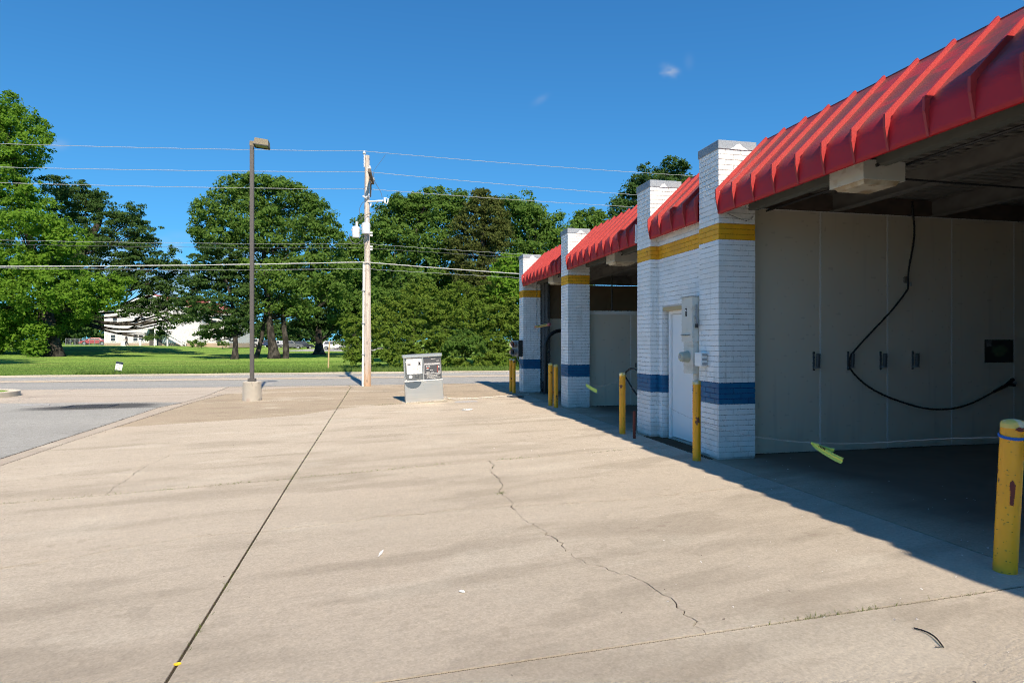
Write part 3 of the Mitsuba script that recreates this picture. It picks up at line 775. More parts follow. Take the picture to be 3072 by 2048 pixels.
for y0, y1 in ((3.66, 7.905), (10.69, 14.865), (15.46, 19.615), (-1.3, 3.06)):
    obj('front_beam', cat(bx(5.16, 5.18, y0, y1, 3.50, 3.86), bx(5.18, 5.29, y0, y1, 3.50, 3.516), bx(5.18, 5.29, y0, y1, 3.846, 3.86)), 'front_beam', CW)
# bay 3 wall with its sheet panels
WY = 8.17
obj('block_wall', bx(5.272, 13.35, WY + .028, 10.46, -.02, 3.864), 'old_brick', CW)
z = 3.602
for j in range(1):
    x = 5.28
    while x < 11.2:
        obj('brick', bx(x, min(x + .226, 13.3), WY + .012, WY + .05, z, z + .062), 'old_brick', CW); x += .235
SEAMS = [5.275, 6.539, 7.728, 8.925, 10.15, 11.36, 12.57, 13.35]
for a, b in zip(SEAMS[:-1], SEAMS[1:]):
    obj('wall_panel', bx(a + .010, b - .010, WY, WY + .02, .0 + brng.uniform(.008, .016), 3.585 + brng.normal(0, .003)), 'bay_panel', CW)
for x in SEAMS[1:-1]:
    obj('panel_batten', bx(x - .012, x + .012, WY - .004, WY + .01, .02, 3.583), 'panel_seam', CW)
obj('panel_cap', bx(5.275, 13.35, WY - .003, WY + .02, 3.586, 3.598), 'panel_seam', CW)
# near wall of that bay, out of frame, and the walls of the two far bays
obj('block_wall', bx(5.272, 13.35, 3.30, 3.42, -.02, 3.864), 'bay_panel', CW)
for a in range(7):
    x = 5.275 + a * 1.19
    obj('wall_panel', bx(x + .008, x + 1.182, 15.10, 15.12, .012, 2.338), 'bay_panel', CW)
    obj('panel_batten', bx(x - .012, x + .012, 15.094, 15.11, .02, 2.336), 'panel_seam', CW)
obj('partition_core', bx(5.275, 13.35, 15.121, 15.30, -.02, 2.338), 'old_brick', CW)
obj('partition_cap', bx(5.273, 13.35, 15.085, 15.33, 2.34, 2.43), 'panel_seam', CW, label='pale ledge on top of the partition')
obj('far_wall', bx(5.272, 13.35, 19.92, 20.12, -.02, 3.50), 'old_brick', CW)
for a in range(7):
    x = 5.275 + a * 1.19
    obj('wall_panel', bx(x + .008, x + 1.182, 19.895, 19.918, .012, 2.40), 'bay_panel', CW)
    obj('upper_board', bx(x + .004, x + 1.186, 19.897, 19.918, 2.404, 3.525), 'brown_board', CW)
obj('far_beam', bx(5.3, 13.35, 20.0, 20.06, 3.56, 3.86), 'beam_metal', CW)
obj('rear_wall', cat(bx(13.36, 13.5, -1.9, 20.2, 2.6, 4.2), bx(13.36, 13.5, 7.6, 10.8, -.02, 2.6), bx(13.36, 13.5, 14.6, 15.7, -.02, 2.6), bx(13.36, 13.5, 2.8, 3.9, -.02, 2.6)), 'old_brick', CW)
for y0, y1 in ((3.9, 7.6), (-1.9, 2.8)):
    obj('rear_light_block', bx(13.40, 13.44, y0, y1, 0, 2.6), 'bay_panel', CW)  # added unseen panels closing the open bay ends to keep daylight out
# a pipe under the deck of the middle bays and the drop rods
def rodthing(nm, pts, rad, m, label=None): return obj(nm, tube(pts, rad, 8), m, CW, label=label)
q = at_y(1836, 870, 17.6)
rodthing('spray_drop', [(q[0], 17.6, 3.84), (q[0], 17.6, 2.5)], .022, 'black_metal')
rodthing('spray_arm', [(q[0], 17.6, 3.70), (q[0] + .02, 12.2, 3.74)], .02, 'dark_steel')
rodthing('spray_arm', [(6.2, 15.0, 3.6), (6.2, 11.2, 3.72)], .018, 'dark_steel')
rodthing('conduit', [(5.62, 3.5, 3.56), (5.62, 8.15, 3.56)], .016, 'black_metal')
rodthing('conduit', [(5.55, 6.0, 3.50), (12.9, 6.35, 3.56)], .012, 'black_metal')
obj('heater_box', bx(7.9, 9.6, 4.9, 5.25, 3.56, 3.80), 'black_metal', CW, label='long black unit under the deck of the nearest bay')

# ---- bay light boxes
for i, yc in enumerate((5.85, 12.78, 17.5)):
    t = part_key('bay_light', CW)
    a, b = yc - .25, yc + .25
    scene[t] = ply(cat(bx(5.0, 5.52, a, a + .012, 3.352, 3.545), bx(5.0, 5.52, b - .012, b, 3.352, 3.545), bx(5.0, 5.012, a + .012, b - .012, 3.352, 3.545), bx(5.508, 5.52, a + .012, b - .012, 3.352, 3.545), bx(5.0, 5.52, a, b, 3.545, 3.556)), 'fixture_white')
    l = trimesh.convex.convex_hull(np.array([(x, y, z) for x, y, z in [(5.03, a + .03, 3.36), (5.49, a + .03, 3.36), (5.49, b - .03, 3.36), (5.03, b - .03, 3.36), (5.06, a + .06, 3.315), (5.46, a + .06, 3.315), (5.46, b - .06, 3.315), (5.06, b - .06, 3.315)]]))
    obj('lens', l, 'fixture_lens', t)
    obj('stem', cat(bx(5.22, 5.30, yc - .04, yc + .04, 3.556, 3.87)), 'black_metal', t)
    obj('knockout', cyl((5.16, a - .03, 3.50), (5.16, a + .01, 3.50), .018, 10), 'black_metal', t)
# loose wire below the valance at the pier
single('loose_wire', tube(spline([(4.80, 7.86, 3.43), (4.92, 7.80, 3.36), (5.10, 7.84, 3.34), (5.22, 7.90, 3.40), (5.3, 8.0, 3.52)], 16), .004, 6), 'rubber', 'thin black loose wire drooping under the red valance beside the pier', 'wire')

# ---- metering equipment beside the door
EB = thing('electric_cabinet', 'tall grey white electrical disconnect box with round meter beside the door', 'electrical box')
ex0 = 4.60
obj('upper_box', cbx(ex0, 4.849, 8.475, 8.80, 1.645, 2.315, .004), 'fixture_white', EB)
obj('lower_box', cbx(ex0 + .02, 4.849, 8.485, 8.775, 1.17, 1.64, .004), 'fixture_white', EB)
obj('hood', bx(ex0 - .015, 4.849, 8.468, 8.806, 2.316, 2.328), 'steel_grey', EB)
obj('label_plate', bx(ex0 - .003, ex0 - .0005, 8.63, 8.68, 2.03, 2.15), 'black_metal', EB)
obj('label_plate', bx(ex0 - .005, ex0 - .0032, 8.64, 8.67, 2.105, 2.13), 'white_paint', EB)
obj('latch_ledge', bx(ex0 - .02, ex0 - .0005, 8.54, 8.79, 1.74, 1.75), 'weathered_wood', EB)
obj('throw_handle', cat(bx(4.655, 4.675, 8.452, 8.475, 1.98, 2.20), rot(bx(4.64, 4.665, 8.44, 8.462, 1.88, 2.03), -14, (0, 1, 0), (4.65, 8.45, 2.0))), 'steel_grey', EB)
obj('padlock', cbx(4.63, 4.675, 8.425, 8.445, 1.85, 1.91, .004), 'black_metal', EB)
obj('meter', lathe([(0, .12), (.055, .118), (.075, .10), (.082, .0), (.09, .0), (.09, -.02), (0, -.02)], 24), 'meter_glass', EB, smooth=40)
scene[EB + '__meter']['to_world'] = T().translate([ex0 + .01, 8.645, 1.42]).rotate([0, 1, 0], -90)
obj('meter_face', bx(ex0 - .113, ex0 - .1105, 8.615, 8.675, 1.40, 1.45), 'print_grey', EB)
obj('conduit', cat(cyl((4.74, 8.60, -.02), (4.74, 8.60, 1.17), .035), cyl((4.74, 8.60, 1.08), (4.74, 8.60, 1.165), .05)), 'fixture_white', EB)
NB = thing('telephone_box', 'small rectangular white utility box on the pier face right of the meter', 'utility box')
obj('cover', cbx(4.60, 4.697, 8.21, 8.40, 1.29, 1.49, .006), 'white_paint', NB)
obj('hasp', cat([cbx(4.615, 4.69, 8.196, 8.212, z, z + .035, .003) for z in (1.31, 1.375, 1.44)]), 'steel_grey', NB)
obj('lead', tube(spline([(4.66, 8.36, 1.29), (4.665, 8.375, 1.2), (4.675, 8.40, 1.12), (4.685, 8.43, 1.02)], 10), .006, 6), 'white_paint', NB)
obj('lead', tube(spline([(4.685, 8.34, 1.28), (4.69, 8.25, 1.18), (4.69, 8.30, 1.12), (4.69, 8.38, 1.10)], 10), .004, 6), 'white_paint', NB)

# ---- bollards
def bollard(x, y, hgt, rad, label, lean=(0, 0)):
    t = thing('bollard', label, 'bollard', 'yellow bollards along the bays')
    prof = [(0, hgt + .0), (rad * .55, hgt - .004), (rad * .9, hgt - .016), (rad, hgt - .04), (rad, 0.55), (rad, -.03), (0, -.03)][::-1]
    m = lathe(prof, 28)
    cp = lathe([(rad * 1.015, hgt - .055), (rad * 1.02, hgt - .03), (rad * .93, hgt - .010), (rad * .55, hgt + .003), (0, hgt + .007)], 28)
    for g in (m, cp):
        g.vertices[:, 0] += g.vertices[:, 2] * lean[0]; g.vertices[:, 1] += g.vertices[:, 2] * lean[1]
        g.apply_translation((x, y, 0))
    obj('post', m, 'bollard_yellow', t, smooth=50)
    obj('cap', cp, 'bollard_cap', t, smooth=50)
    return t
b1 = bollard(4.43, 3.63, 1.085, .0725, 'large yellow bollard with rust chips and blue rope, nearest the viewer', (.068, 0))
obj('rust_patch', prism([(.0 + a * .036, b * .018) for a, b in ((-1, 0), (-.4, .7), (0, 1), (.4, .5), (1.4, .9), (.6, 0), (.9, -.7), (0, -.9), (-.5, -.5))], .003, 'y', 0), 'rust_red', b1)
scene[b1 + '__rust_patch']['to_world'] = T().translate([4.473, 3.5555, 1.025]).rotate([0, 0, 1], -12)
for dx, z, s in ((-.045, .62, 1.0), (-.043, .57, .8), (-.046, .52, .7)):
    k = obj('rust_patch', prism([(-.018 * s, -.03), (.012 * s, -.036), (.016 * s, .01), (.0, .045 * s), (-.016 * s, .03)], .003, 'y', 0), 'rust_red', b1)
    scene[k]['to_world'] = T().translate([4.43 + .068 * z + dx, 3.63 - .0605, z]).rotate([0, 0, 1], -42)
bollard(4.375, 7.93, 1.11, .056, 'yellow bollard standing in front of the meter and door wall')
bollard(4.34, 10.51, 1.09, .056, 'yellow bollard at the corner where the middle bay meets the door wall')
bollard(4.43, 15.5, 1.09, .055, 'farther of the two yellow bollards before the slim third pier', (0, 0))
bollard(4.43, 15.0, 1.075, .055, 'nearer of the two yellow bollards before the slim third pier', (0, 0))
bollard(4.43, 20.24, 1.08, .056, 'farther of the two yellow bollards under the signal light', (0, 0))
bollard(4.38, 19.56, 1.09, .056, 'nearer of the two yellow bollards under the signal light', (0, 0))
xs, ys = ground(1903, 1314)
single('pipe_stub', cat(cyl((xs, ys, -.02), (xs, ys, .455), .025, 12), lathe([(.025, .455), (.018, .47), (0, .475)], 12, (xs, ys, 0))), 'rust_red', 'short rusty red pipe stub standing beside the blue banded brick pier', 'pipe', smooth=50)

# ---- rope and caution tags
def twisted(pts, n, r=.0018):
    p = spline(pts, n)
    a = np.arange(n) * 1.9
    return cat(tube(p + np.stack([np.cos(a) * r * .7, a * 0, np.sin(a) * r * .7], 1), r * .75, 5), tube(p - np.stack([np.cos(a) * r * .7, a * 0, np.sin(a) * r * .7], 1), r * .75, 5))
RP = [(4.505, 3.56, .965)] + [tuple(at_x(u, v, x)) for u, v, x in ((2771, 1318, 4.45), (2560, 1329, 4.42), (2437, 1327, 4.41), (2337, 1318, 4.40), (2162, 1286, 4.39), (2098, 1264, 4.385), (1990, 1213, 4.365), (1897, 1163, 4.35))]
single('string_line', twisted(RP, 240), 'twine', 'long thin twisted string sagging across the nearest bay between bollards', 'rope')
RP2 = [tuple(at_x(u, v, x)) for u, v, x in ((1856, 1143, 4.34), (1816, 1154, 4.36), (1760, 1152, 4.38), (1703, 1122, 4.40), (1674, 1108, 4.41))]
single('string_line', twisted(RP2, 120, .0018), 'twine', 'shorter string from the middle bollard to the slim third pier', 'rope')
def ribbon(a, b, w, seed, sag=.01):
    """a creased strip of plastic tape from a to b, folded along its length"""
    r = np.random.default_rng(seed)
    a, b = np.asarray(a, float), np.asarray(b, float)
    n = 12
    t = np.linspace(0, 1, n)[:, None]
    P = a + (b - a) * t + np.array([0, 0, -1]) * (sag * np.sin(np.pi * t)) + r.normal(0, .0015, (n, 3))
    d = (b - a) / np.linalg.norm(b - a)
    s = np.cross(d, [1.0, .15, 0]); s /= np.linalg.norm(s)
    f = np.cross(d, s)
    ww = w * np.interp(t, [0, .06, .14, 1], [.35, .55, .95, 1.0])
    v = np.stack([P - s * ww * .5 + f * .012, P - s * ww * .12 - f * .004, P + s * ww * .2 + f * .004, P + s * ww * .5 - f * .008], 1).reshape(-1, 3)
    i, j = np.meshgrid(np.arange(n - 1), np.arange(3), indexing='ij')
    q = np.stack([i * 4 + j, i * 4 + j + 1, (i + 1) * 4 + j + 1, (i + 1) * 4 + j], -1).reshape(-1, 4)
    return trimesh.Trimesh(v, np.vstack([q[:, [0, 1, 2]], q[:, [0, 2, 3]]]), process=False)
P0 = at_x(2437, 1328, 4.41); P1 = at_x(2456, 1342, 4.40); P2 = at_x(2490, 1360, 4.38); P3 = at_x(2527, 1382, 4.36)
TG = thing('caution_tape', 'yellow green strip of caution tape hanging from the string in the nearest bay', 'tape')
obj('strip', ribbon(P0, P3, .058, 1), 'caution', TG)
obj('strip', ribbon(P0 + [.01, 0, -.005], at_x(2502, 1350, 4.44), .035, 2), 'caution', TG)
obj('knot', trimesh.creation.icosphere(2, .014).apply_translation(P0), 'caution', TG)
for k in range(5):
    c = P1 * (1 - k * .12) + P2 * (k * .12) + [0.0, -.004, .016]
    obj('lettering', bx(c[0] - .006, c[0] + .006, c[1] - .009, c[1] - .002, c[2] - .010, c[2] + .012), 'rubber', TG)
Q0 = at_x(1757, 1152, 4.38); Q1 = at_x(1772, 1161, 4.36); Q2 = at_x(1791, 1173, 4.34)
single('caution_tape', ribbon(Q0, Q2, .07, 3), 'caution', 'small yellow green tape strip hanging in front of the slim third pier', 'tape')
# blue rope round the near bollard
zc = .965; xc = 4.43 + .068 * zc
ang = np.linspace(0, 2 * np.pi, 30)
ring = np.stack([xc + .079 * np.cos(ang), 3.63 + .079 * np.sin(ang), zc + .014 * np.sin(ang * 1.0 + .5)], 1)
tail = spline([(xc + .045, 3.565, .95), (xc + .075, 3.55, .88), (xc + .10, 3.53, .78), (xc + .14, 3.52, .66), (xc + .16, 3.52, .5)], 20)
tail2 = spline([(xc + .045, 3.562, .95), (xc + .085, 3.54, .90), (xc + .13, 3.53, .82), (xc + .17, 3.52, .72)], 16)
RB = thing('blue_rope', 'blue rope knotted round the top of the nearest yellow bollard', 'rope')
obj('loop', cat(tube(ring, .0055, 6), tube(ring + [0, 0, .011], .0045, 6)), 'rope_blue', RB)
obj('tail', tube(tail, .006, 6), 'rope_blue', RB)
obj('tail', tube(tail2, .0045, 6), 'rope_blue', RB)
obj('knot', trimesh.creation.icosphere(2, .016).apply_translation((xc + .045, 3.56, .955)), 'rope_blue', RB)
single('rope_end', tube(spline([(4.50, 3.52, .006), (4.62, 3.50, .008), (4.74, 3.46, .006), (4.9, 3.5, .006)], 16), .007, 6), 'rope_blue', 'loose blue rope end lying at the foot of the nearest bollard', 'rope')

# ---- things on the bay wall
HS = thing('spray_hose', 'long black spray hose looping down the bay wall to a wand', 'hose')
hp = [(2737, 604), (2740, 650), (2743, 700), (2735, 760), (2725, 820), (2724, 850), (2724, 866), (2700, 900), (2610, 1000), (2555, 1062), (2549, 1075), (2547, 1092), (2552, 1107), (2600, 1155), (2700, 1203), (2778, 1224), (2830, 1227), (2900, 1214), (2960, 1186), (2985, 1172)]
P = [tuple(at_y(u, v, WY - .055)) for u, v in hp]
obj('hose', tube(np.vstack([spline(P[:6], 24), spline(P[6:10], 20), spline(P[9:13], 12), spline(P[12:], 50)]), .0135, 8), 'rubber', HS)
w0, w1, w2 = at_y(2982, 1174, WY - .06), at_y(3026, 1151, WY - .06), at_y(3044, 1148, WY - .08)
obj('wand', tube([w0, w1], [.022, .028], 8), 'rubber', HS)
obj('trigger', cat(tube([w1 - [.02, 0, 0], w1 + [.09, 0, .075]], .03, 8), tube([w1 - [.02, 0, .0], w1 + [.12, 0, -.02]], .026, 8)), 'rubber', HS)
obj('nozzle', tube([w1 + [.06, -.02, .03], w2 + [.03, 0, 0]], .022, 8), 'steel_grey', HS)
c = at_y(2717, 839, WY)
HC = thing('hose_clamp', 'small square metal clamp fixing the hose high on the bay wall', 'clamp')
obj('plate', cbx(c[0] - .045, c[0] + .03, WY - .03, WY - .001, c[2] - .05, c[2] + .05, .004), 'weathered_wood', HC)
obj('swivel', cyl((c[0] + .045, WY - .05, c[2] - .10), (c[0] + .045, WY - .05, c[2] - .04), .014, 8), 'steel_grey', HC)
who = ['first grey mat clip on the bay wall, closest to the pier', 'grey mat clip that the black hose is looped over', 'third grey mat clip on the bay wall, just left of a panel seam', 'fourth grey mat clip, nearest to the dark picture']
for x, lb in zip((6.425, 7.02, 7.60, 8.19), who):
    t = thing('mat_clip', lb, 'wall clip', 'mat clips in a row on the bay wall')
    obj('back_plate', cbx(x - .022, x + .012, WY - .012, WY - .001, 1.215, 1.50, .003), 'dark_steel', t)
    obj('spring_bar', rot(cbx(x + .012, x + .058, WY - .075, WY - .03, 1.25, 1.47, .004), 2, (0, 1, 0), (x, WY, 1.36)), 'dark_steel', t)
    obj('pin', cat(cyl((x - .01, WY - .08, 1.258), (x + .06, WY - .08, 1.258), .006, 8), bx(x - .008, x + .004, WY - .07, WY - .012, 1.25, 1.27)), 'steel_grey', t)
    for z in (1.23, 1.485):
        obj('screw', cyl((x - .005, WY - .018, z), (x - .005, WY - .012, z), .012, 8), 'black_metal', t)
PO = thing('wall_poster', 'dark green picture board on the bay wall', 'poster')
obj('board', bx(9.565, 10.128, WY - .012, WY - .001, 1.312, 1.679), 'poster_print', PO)
for k in range(5):
    obj('text_line', bx(9.59, 9.70 - .012 * (k % 3), WY - .0135, WY - .0122, 1.648 - k * .019, 1.655 - k * .019), 'print_grey', PO)

# ---- middle bay hose loop
HL = thing('hose_loop', 'thick black hose bulging out past the blue banded pier in the middle bay', 'hose')
P = [tuple(at_x(u, v, x)) for u, v, x in ((1935, 1106, 5.12), (1905, 1107, 5.08), (1884, 1109, 5.05), (1876, 1120, 5.03), (1884, 1143, 5.02), (1900, 1169, 5.04), (1925, 1196, 5.1))]
obj('hose', tube(spline(P, 40), .019, 8), 'rubber', HL)
q = at_x(1907, 1098, 5.1)
obj('bracket', bx(q[0] - .01, q[0] + .01, q[1] - .02, q[1] + .02, q[2] - .02, q[2] + .07), 'black_metal', HL)

# ---- gear at the far bay
AR = thing('wash_arch', 'big black tubular arch standing in the wash bay nearest the road', 'arch')
ax0 = at_y(1636, 1059, 19.1)[0]
rad = .52; top = 2.0
for off, y in ((0, 19.1), (.06, 19.28)):
    P = [(ax0 + off, y, .02), (ax0 + off, y, 1.0), (ax0 + off, y, top - rad)] + [(ax0 + off + rad - rad * math.cos(a), y, top - rad + rad * math.sin(a)) for a in np.linspace(.15, math.pi / 2, 9)] + [(ax0 + 1.9, y, top)]
    obj('tube', tube(P, .055, 12), 'rubber', AR, smooth=60)
obj('foot', cbx(ax0 - .1, ax0 + .16, 19.0, 19.4, -.02, .04, .005), 'black_metal', AR)
obj('hose_clip', cat([bx(ax0 + .05, ax0 + .12, 19.03, 19.07, z, z + .03) for z in (.62, .98)]), 'black_metal', AR)
obj('rod', cyl((ax0 + .13, 19.05, .3), (ax0 + .13, 19.05, 1.22), .012, 8), 'black_metal', AR)
TK = thing('door_track', 'grey vertical steel tracks and pipes beside the last pier', 'track')
for a, b, m in ((5.285, 5.325, 'black_metal'), (5.33, 5.43, 'steel_grey'), (5.435, 5.452, 'black_metal'), (5.456, 5.53, 'steel_grey')):
    obj('rail', bx(a, b, 19.70, 19.78, -.01, 3.55), m, TK)
for x in (5.55, 5.60):
    obj('pipe', cyl((x, 19.68, .6), (x, 19.68, 3.55), .014, 8), 'black_metal', TK)
CS = thing('coil_spring', 'small black coil spring unit on the floor beside the last pier', 'spring')
cx_, cy_ = at_y(1628, 1165, 19.5)[:2]
a = np.linspace(0, 2 * np.pi * 9, 120)
obj('coil', tube(np.stack([cx_ + .045 * np.cos(a), cy_ + .045 * np.sin(a), .12 + .26 * a / a[-1]], 1), .009, 5), 'black_metal', CS)
obj('foot', cbx(cx_ - .06, cx_ + .06, cy_ - .06, cy_ + .06, -.01, .12, .004), 'rubber', CS)
CB = thing('clearance_bar', 'yellow tube with red ends hanging on two wires in the road end bay', 'clearance bar')
L0, L1 = at_x(1606, 980, 5.0), at_x(1650, 972, 5.0)
L0, L1 = np.array(L0), np.array(L1)
dv = (L1 - L0) / np.linalg.norm(L1 - L0)
obj('tube', tube([L0 + dv * .12, L1 - dv * .18], .038, 14), 'bar_yellow', CB, smooth=60)
obj('end', tube([L0, L0 + dv * .125], .041, 14), 'bar_red', CB, smooth=60)
obj('end', tube([L1 - dv * .19, L1], .041, 14), 'bar_red', CB, smooth=60)
n_ = 9
for k in range(n_):
    c = L0 + dv * np.linspace(.25, np.linalg.norm(L1 - L0) - .32, n_)[k] + np.array([-.037, 0, -.004])
    obj('lettering', bx(c[0] - .003, c[0] + .004, c[1] - .045 + .012 * (k % 2), c[1] + .045, c[2] - .016, c[2] + .016), 'rubber', CB)
for w in (L0 + dv * .2, L1 - dv * .2):
    obj('wire', tube([w + [0, 0, .03], [w[0], w[1], 3.5]], .008, 6), 'black_metal', CB)
SG = thing('signal_light', 'two lamp grey signal light with dark visors fixed to the last pier', 'signal light')
sd = np.array([-.80, -.60, 0]); sr = np.array([.60, -.80, 0])
c0 = at_x(1550, 1043.5, 4.50)
def sbx(a0, a1, b0, b1, z0, z1, m, nm, **kw):
    g = cbx(a0, a1, b0, b1, z0, z1, .005)
    g.apply_transform(np.array([[sr[0], sd[0], 0, c0[0]], [sr[1], sd[1], 0, c0[1]], [0, 0, 1, c0[2]], [0, 0, 0, 1]]))
    g.fix_normals()
    return obj(nm, g, m, SG)
sbx(-.14, .14, -.08, .08, -.25, .25, 'signal_grey', 'housing')
sbx(.141, .155, -.13, .09, -.26, .26, 'black_metal', 'back_plate')
for z, lm in ((.122, 'lens_red'), (-.122, 'lens_black')):
    o = np.array([*(np.array(c0[:2]) + sd[:2] * .08), c0[2] + z])
    P = [o, o + sd * .16]
    g = tube(P, [.100, .104], 20, caps=False)
    obj('visor', cat(g, tube(P, [.096, .099], 20, caps=False)), 'signal_grey', SG, smooth=60)
    obj('lens', tube([o, o + sd * .03], [.095, .07], 20), lm, SG, smooth=60)
obj('bracket', cat(cyl((c0[0], c0[1], c0[2] - .27), (4.70, c0[1] + .05, c0[2] - .27), .018, 8), cyl((c0[0], c0[1], c0[2] - .27), (c0[0], c0[1], c0[2] - .24), .03, 10)), 'steel_grey', SG)
obj('cord', tube(spline([(c0[0] + .05, c0[1], c0[2] - .28), (4.60, 20.0, 1.08), (4.66, 19.9, .93), (4.69, 19.8, .80)], 14), .012, 6), 'steel_grey', SG)
single('wall_conduit', cat(cyl((4.682, 19.86, .0), (4.682, 19.86, .86), .016, 8), cyl((4.682, 19.80, 1.16), (4.682, 19.80, 1.68), .016, 8)), 'pvc_white', 'thin pale conduit running up the last pier', 'conduit')

# ---- pay station
KX0, KX1, KY, KH = .835, 1.862, 17.1, 1.285
KS = thing('pay_station', 'leaning stainless steel pay station with white coin panel on the forecourt', 'pay station')
KM = T().translate([KX0, KY, 0]).rotate([0, 1, 0], -3.0)
W_ = KX1 - KX0
def kobj(nm, mesh, m, par=None, **kw):
    k = obj(nm, mesh, m, par or KS, **kw); scene[k]['to_world'] = KM; return k
kobj('lower_cabinet', cbx(0, W_, 0, .46, -.05, .565, .006), 'stainless')
kobj('upper_cabinet', cbx(.012, W_ - .012, .03, .45, .565, 1.20, .004), 'stainless_dark')
kobj('hood', cbx(-.022, W_ + .012, -.035, .48, 1.20, KH, .008), 'stainless')
kobj('shelf_edge', cbx(-.008, W_ + .004, -.02, .03, .555, .578, .003), 'pvc_white')
kobj('post', bx(.50, .53, .008, .03, .578, 1.20), 'stainless')
kobj('post', bx(.0, .025, .008, .03, .578, 1.20), 'stainless')
wp = kobj('coin_panel', bx(.075, .485, .018, .03, .755, 1.18), 'sheet_white', label='white instruction panel with slots')
ko = lambda nm, m, b, par=wp: kobj(nm, m, b, par)
ko('slot_frame', bx(.095, .19, .008, .018, .99, 1.085), 'print_grey')
ko('slot', bx(.108, .175, .004, .008, 1.01, 1.028), 'rubber'); ko('slot', bx(.10, .185, .004, .008, 1.045, 1.07), 'sheet_white')
ko('bill_frame', bx(.385, .46, .008, .018, .985, 1.085), 'print_grey'); ko('bill_slot', bx(.405, .44, .004, .008, 1.0, 1.065), 'rubber')
for k in range(4):
    ko('button', bx(.385, .472, .010, .018, .945 - k * .036, .953 - k * .036), 'print_grey')
    ko('button_dot', bx(.355, .368, .012, .018, .955 - k * .036, .975 - k * .036), 'print_red')
ko('text_line', bx(.10, .185, .015, .018, .845, .853), 'print_grey'); ko('text_line', bx(.10, .18, .016, .018, .955, .962), 'print_grey')
ko('key_hole', cat(bx(.25, .262, .012, .018, 1.12, 1.15), bx(.31, .322, .012, .018, 1.12, 1.15)), 'print_grey')
ko('smudge', bx(.23, .29, .016, .018, .88, .92), 'fixture_white')
sp = kobj('sticker', lathe([(0, .003), (.047, .003), (.047, 0), (0, 0)], 20), 'sheet_white', label='round white sticker')
scene[sp]['to_world'] = KM @ T().translate([.17, .03, .685]).rotate([1, 0, 0], 90)
kobj('lock', cyl((.055, .02, .60), (.055, .032, .60), .014, 12), 'sheet_white')
kobj('lock', cyl((.058, .02, 1.09), (.058, .032, 1.09), .014, 12), 'sheet_white')
kobj('chute', cat(bx(.30, .39, .005, .03, .66, .675), bx(.30, .312, .005, .03, .675, .74), bx(.378, .39, .005, .03, .675, .74)), 'sheet_dark')
mp = kobj('menu_board', bx(.535, .99, .020, .03, .59, 1.17), 'sheet_dark', label='dark wash menu board with pale print')
kr = np.random.default_rng(3)
ko('border', cat(bx(.545, .985, .0175, .020, .735, .748), bx(.545, .985, .0175, .020, .975, 1.03), bx(.545, .558, .0175, .020, .748, .975), bx(.972, .985, .0175, .020, .748, .975)), 'print_grey', mp)
ko('border', bx(.545, .975, .0160, .0175, .738, .746), 'sheet_white', mp)
def prints(y, x0, x1, hgt, n, bright='sheet_white'):
    x = x0; ms = []
    while x < x1 - .015:
        w = kr.uniform(.012, .045); ms.append(bx(x, min(x + w, x1), .0145, .0160, y, y + hgt)); x += w + kr.uniform(.006, .014)
    if ms: ko('print', cat(ms), bright, mp)
for y, a, b, hh in ((1.135, .74, .86, .012), (1.08, .88, .96, .008), (1.0, .57, .95, .010), (.925, .60, .72, .022), (.86, .60, .66, .018), (.83, .70, .78, .014), (.765, .60, .68, .018), (.765, .73, .80, .010), (.70, .60, .96, .009), (.675, .60, .90, .009), (.65, .61, .90, .009), (.62, .60, .97, .009)):
    prints(y, a, b, hh, 4)
ko('print', cat(bx(.925, .955, .0145, .0160, .90, .94), bx(.925, .955, .0145, .0160, .765, .80)), 'sheet_white', mp)
ko('red_print', cat(bx(.62, .66, .0145, .0160, .885, .91), bx(.90, .915, .0145, .0160, .77, .95)), 'print_red', mp)
a = np.linspace(math.pi, 2 * math.pi, 25)
kobj('dark_disc', prism([(.225 + .225 * math.cos(t), .552 + .185 * math.sin(t)) for t in a], .004, 'y', -.0045), 'disc_grey', label='dark half disc on the lower steel panel')
kobj('rivet', cat([cyl((.515, -.004, z), (.515, .004, z), .009, 8) for z in (.53, .44, .35)]), 'stainless_dark')
wdg = prism([(KX0 - .08, -.02), (KX1 + .10, -.02), (KX1 + .10, .055), (KX0 - .08, -.004)], .66, 'y', KY - .09)
kobj_ = obj('pad', wdg, 'concrete_light', KS)
cp0 = np.r_[ground(1329, 1196), .05]
P = [cp0 + [-.05, .1, .03], (cp0[0] + .14, cp0[1] - .12, .03), (cp0[0] + .3, cp0[1] - .22, .02)] + [np.r_[ground(u, v), .02] for u, v in ((1420, 1196), (1500, 1190), (1545, 1186))] + [(4.7, 18.9, .02)]
single('ground_conduit', tube(spline(P[:4], 14), .02, 8) if False else cat(tube(np.array([np.asarray(p) for p in P]), .014, 8)), 'fixture_white', 'white conduit lying on the ground from the pay station to the bay', 'conduit')
x, y = ground(1542, 1190)
single('wheel_chock', rot(cbx(x - .16, x + .22, y - .22, y + .16, .0, .035, .008), 28, (0, 0, 1), (x, y, 0)), 'dark_steel', 'flat dark steel plate lying at the edge of the shade near the last pier', 'plate')
x, y = ground(1398, 1204)
single('survey_plate', rot(cbx(x - .30, x + .30, y - .12, y + .12, -.004, .006, .002), 8, (0, 0, 1), (x, y, 0)), 'print_grey', 'flat grey anchor plate set in the concrete right of the pay station', 'plate')

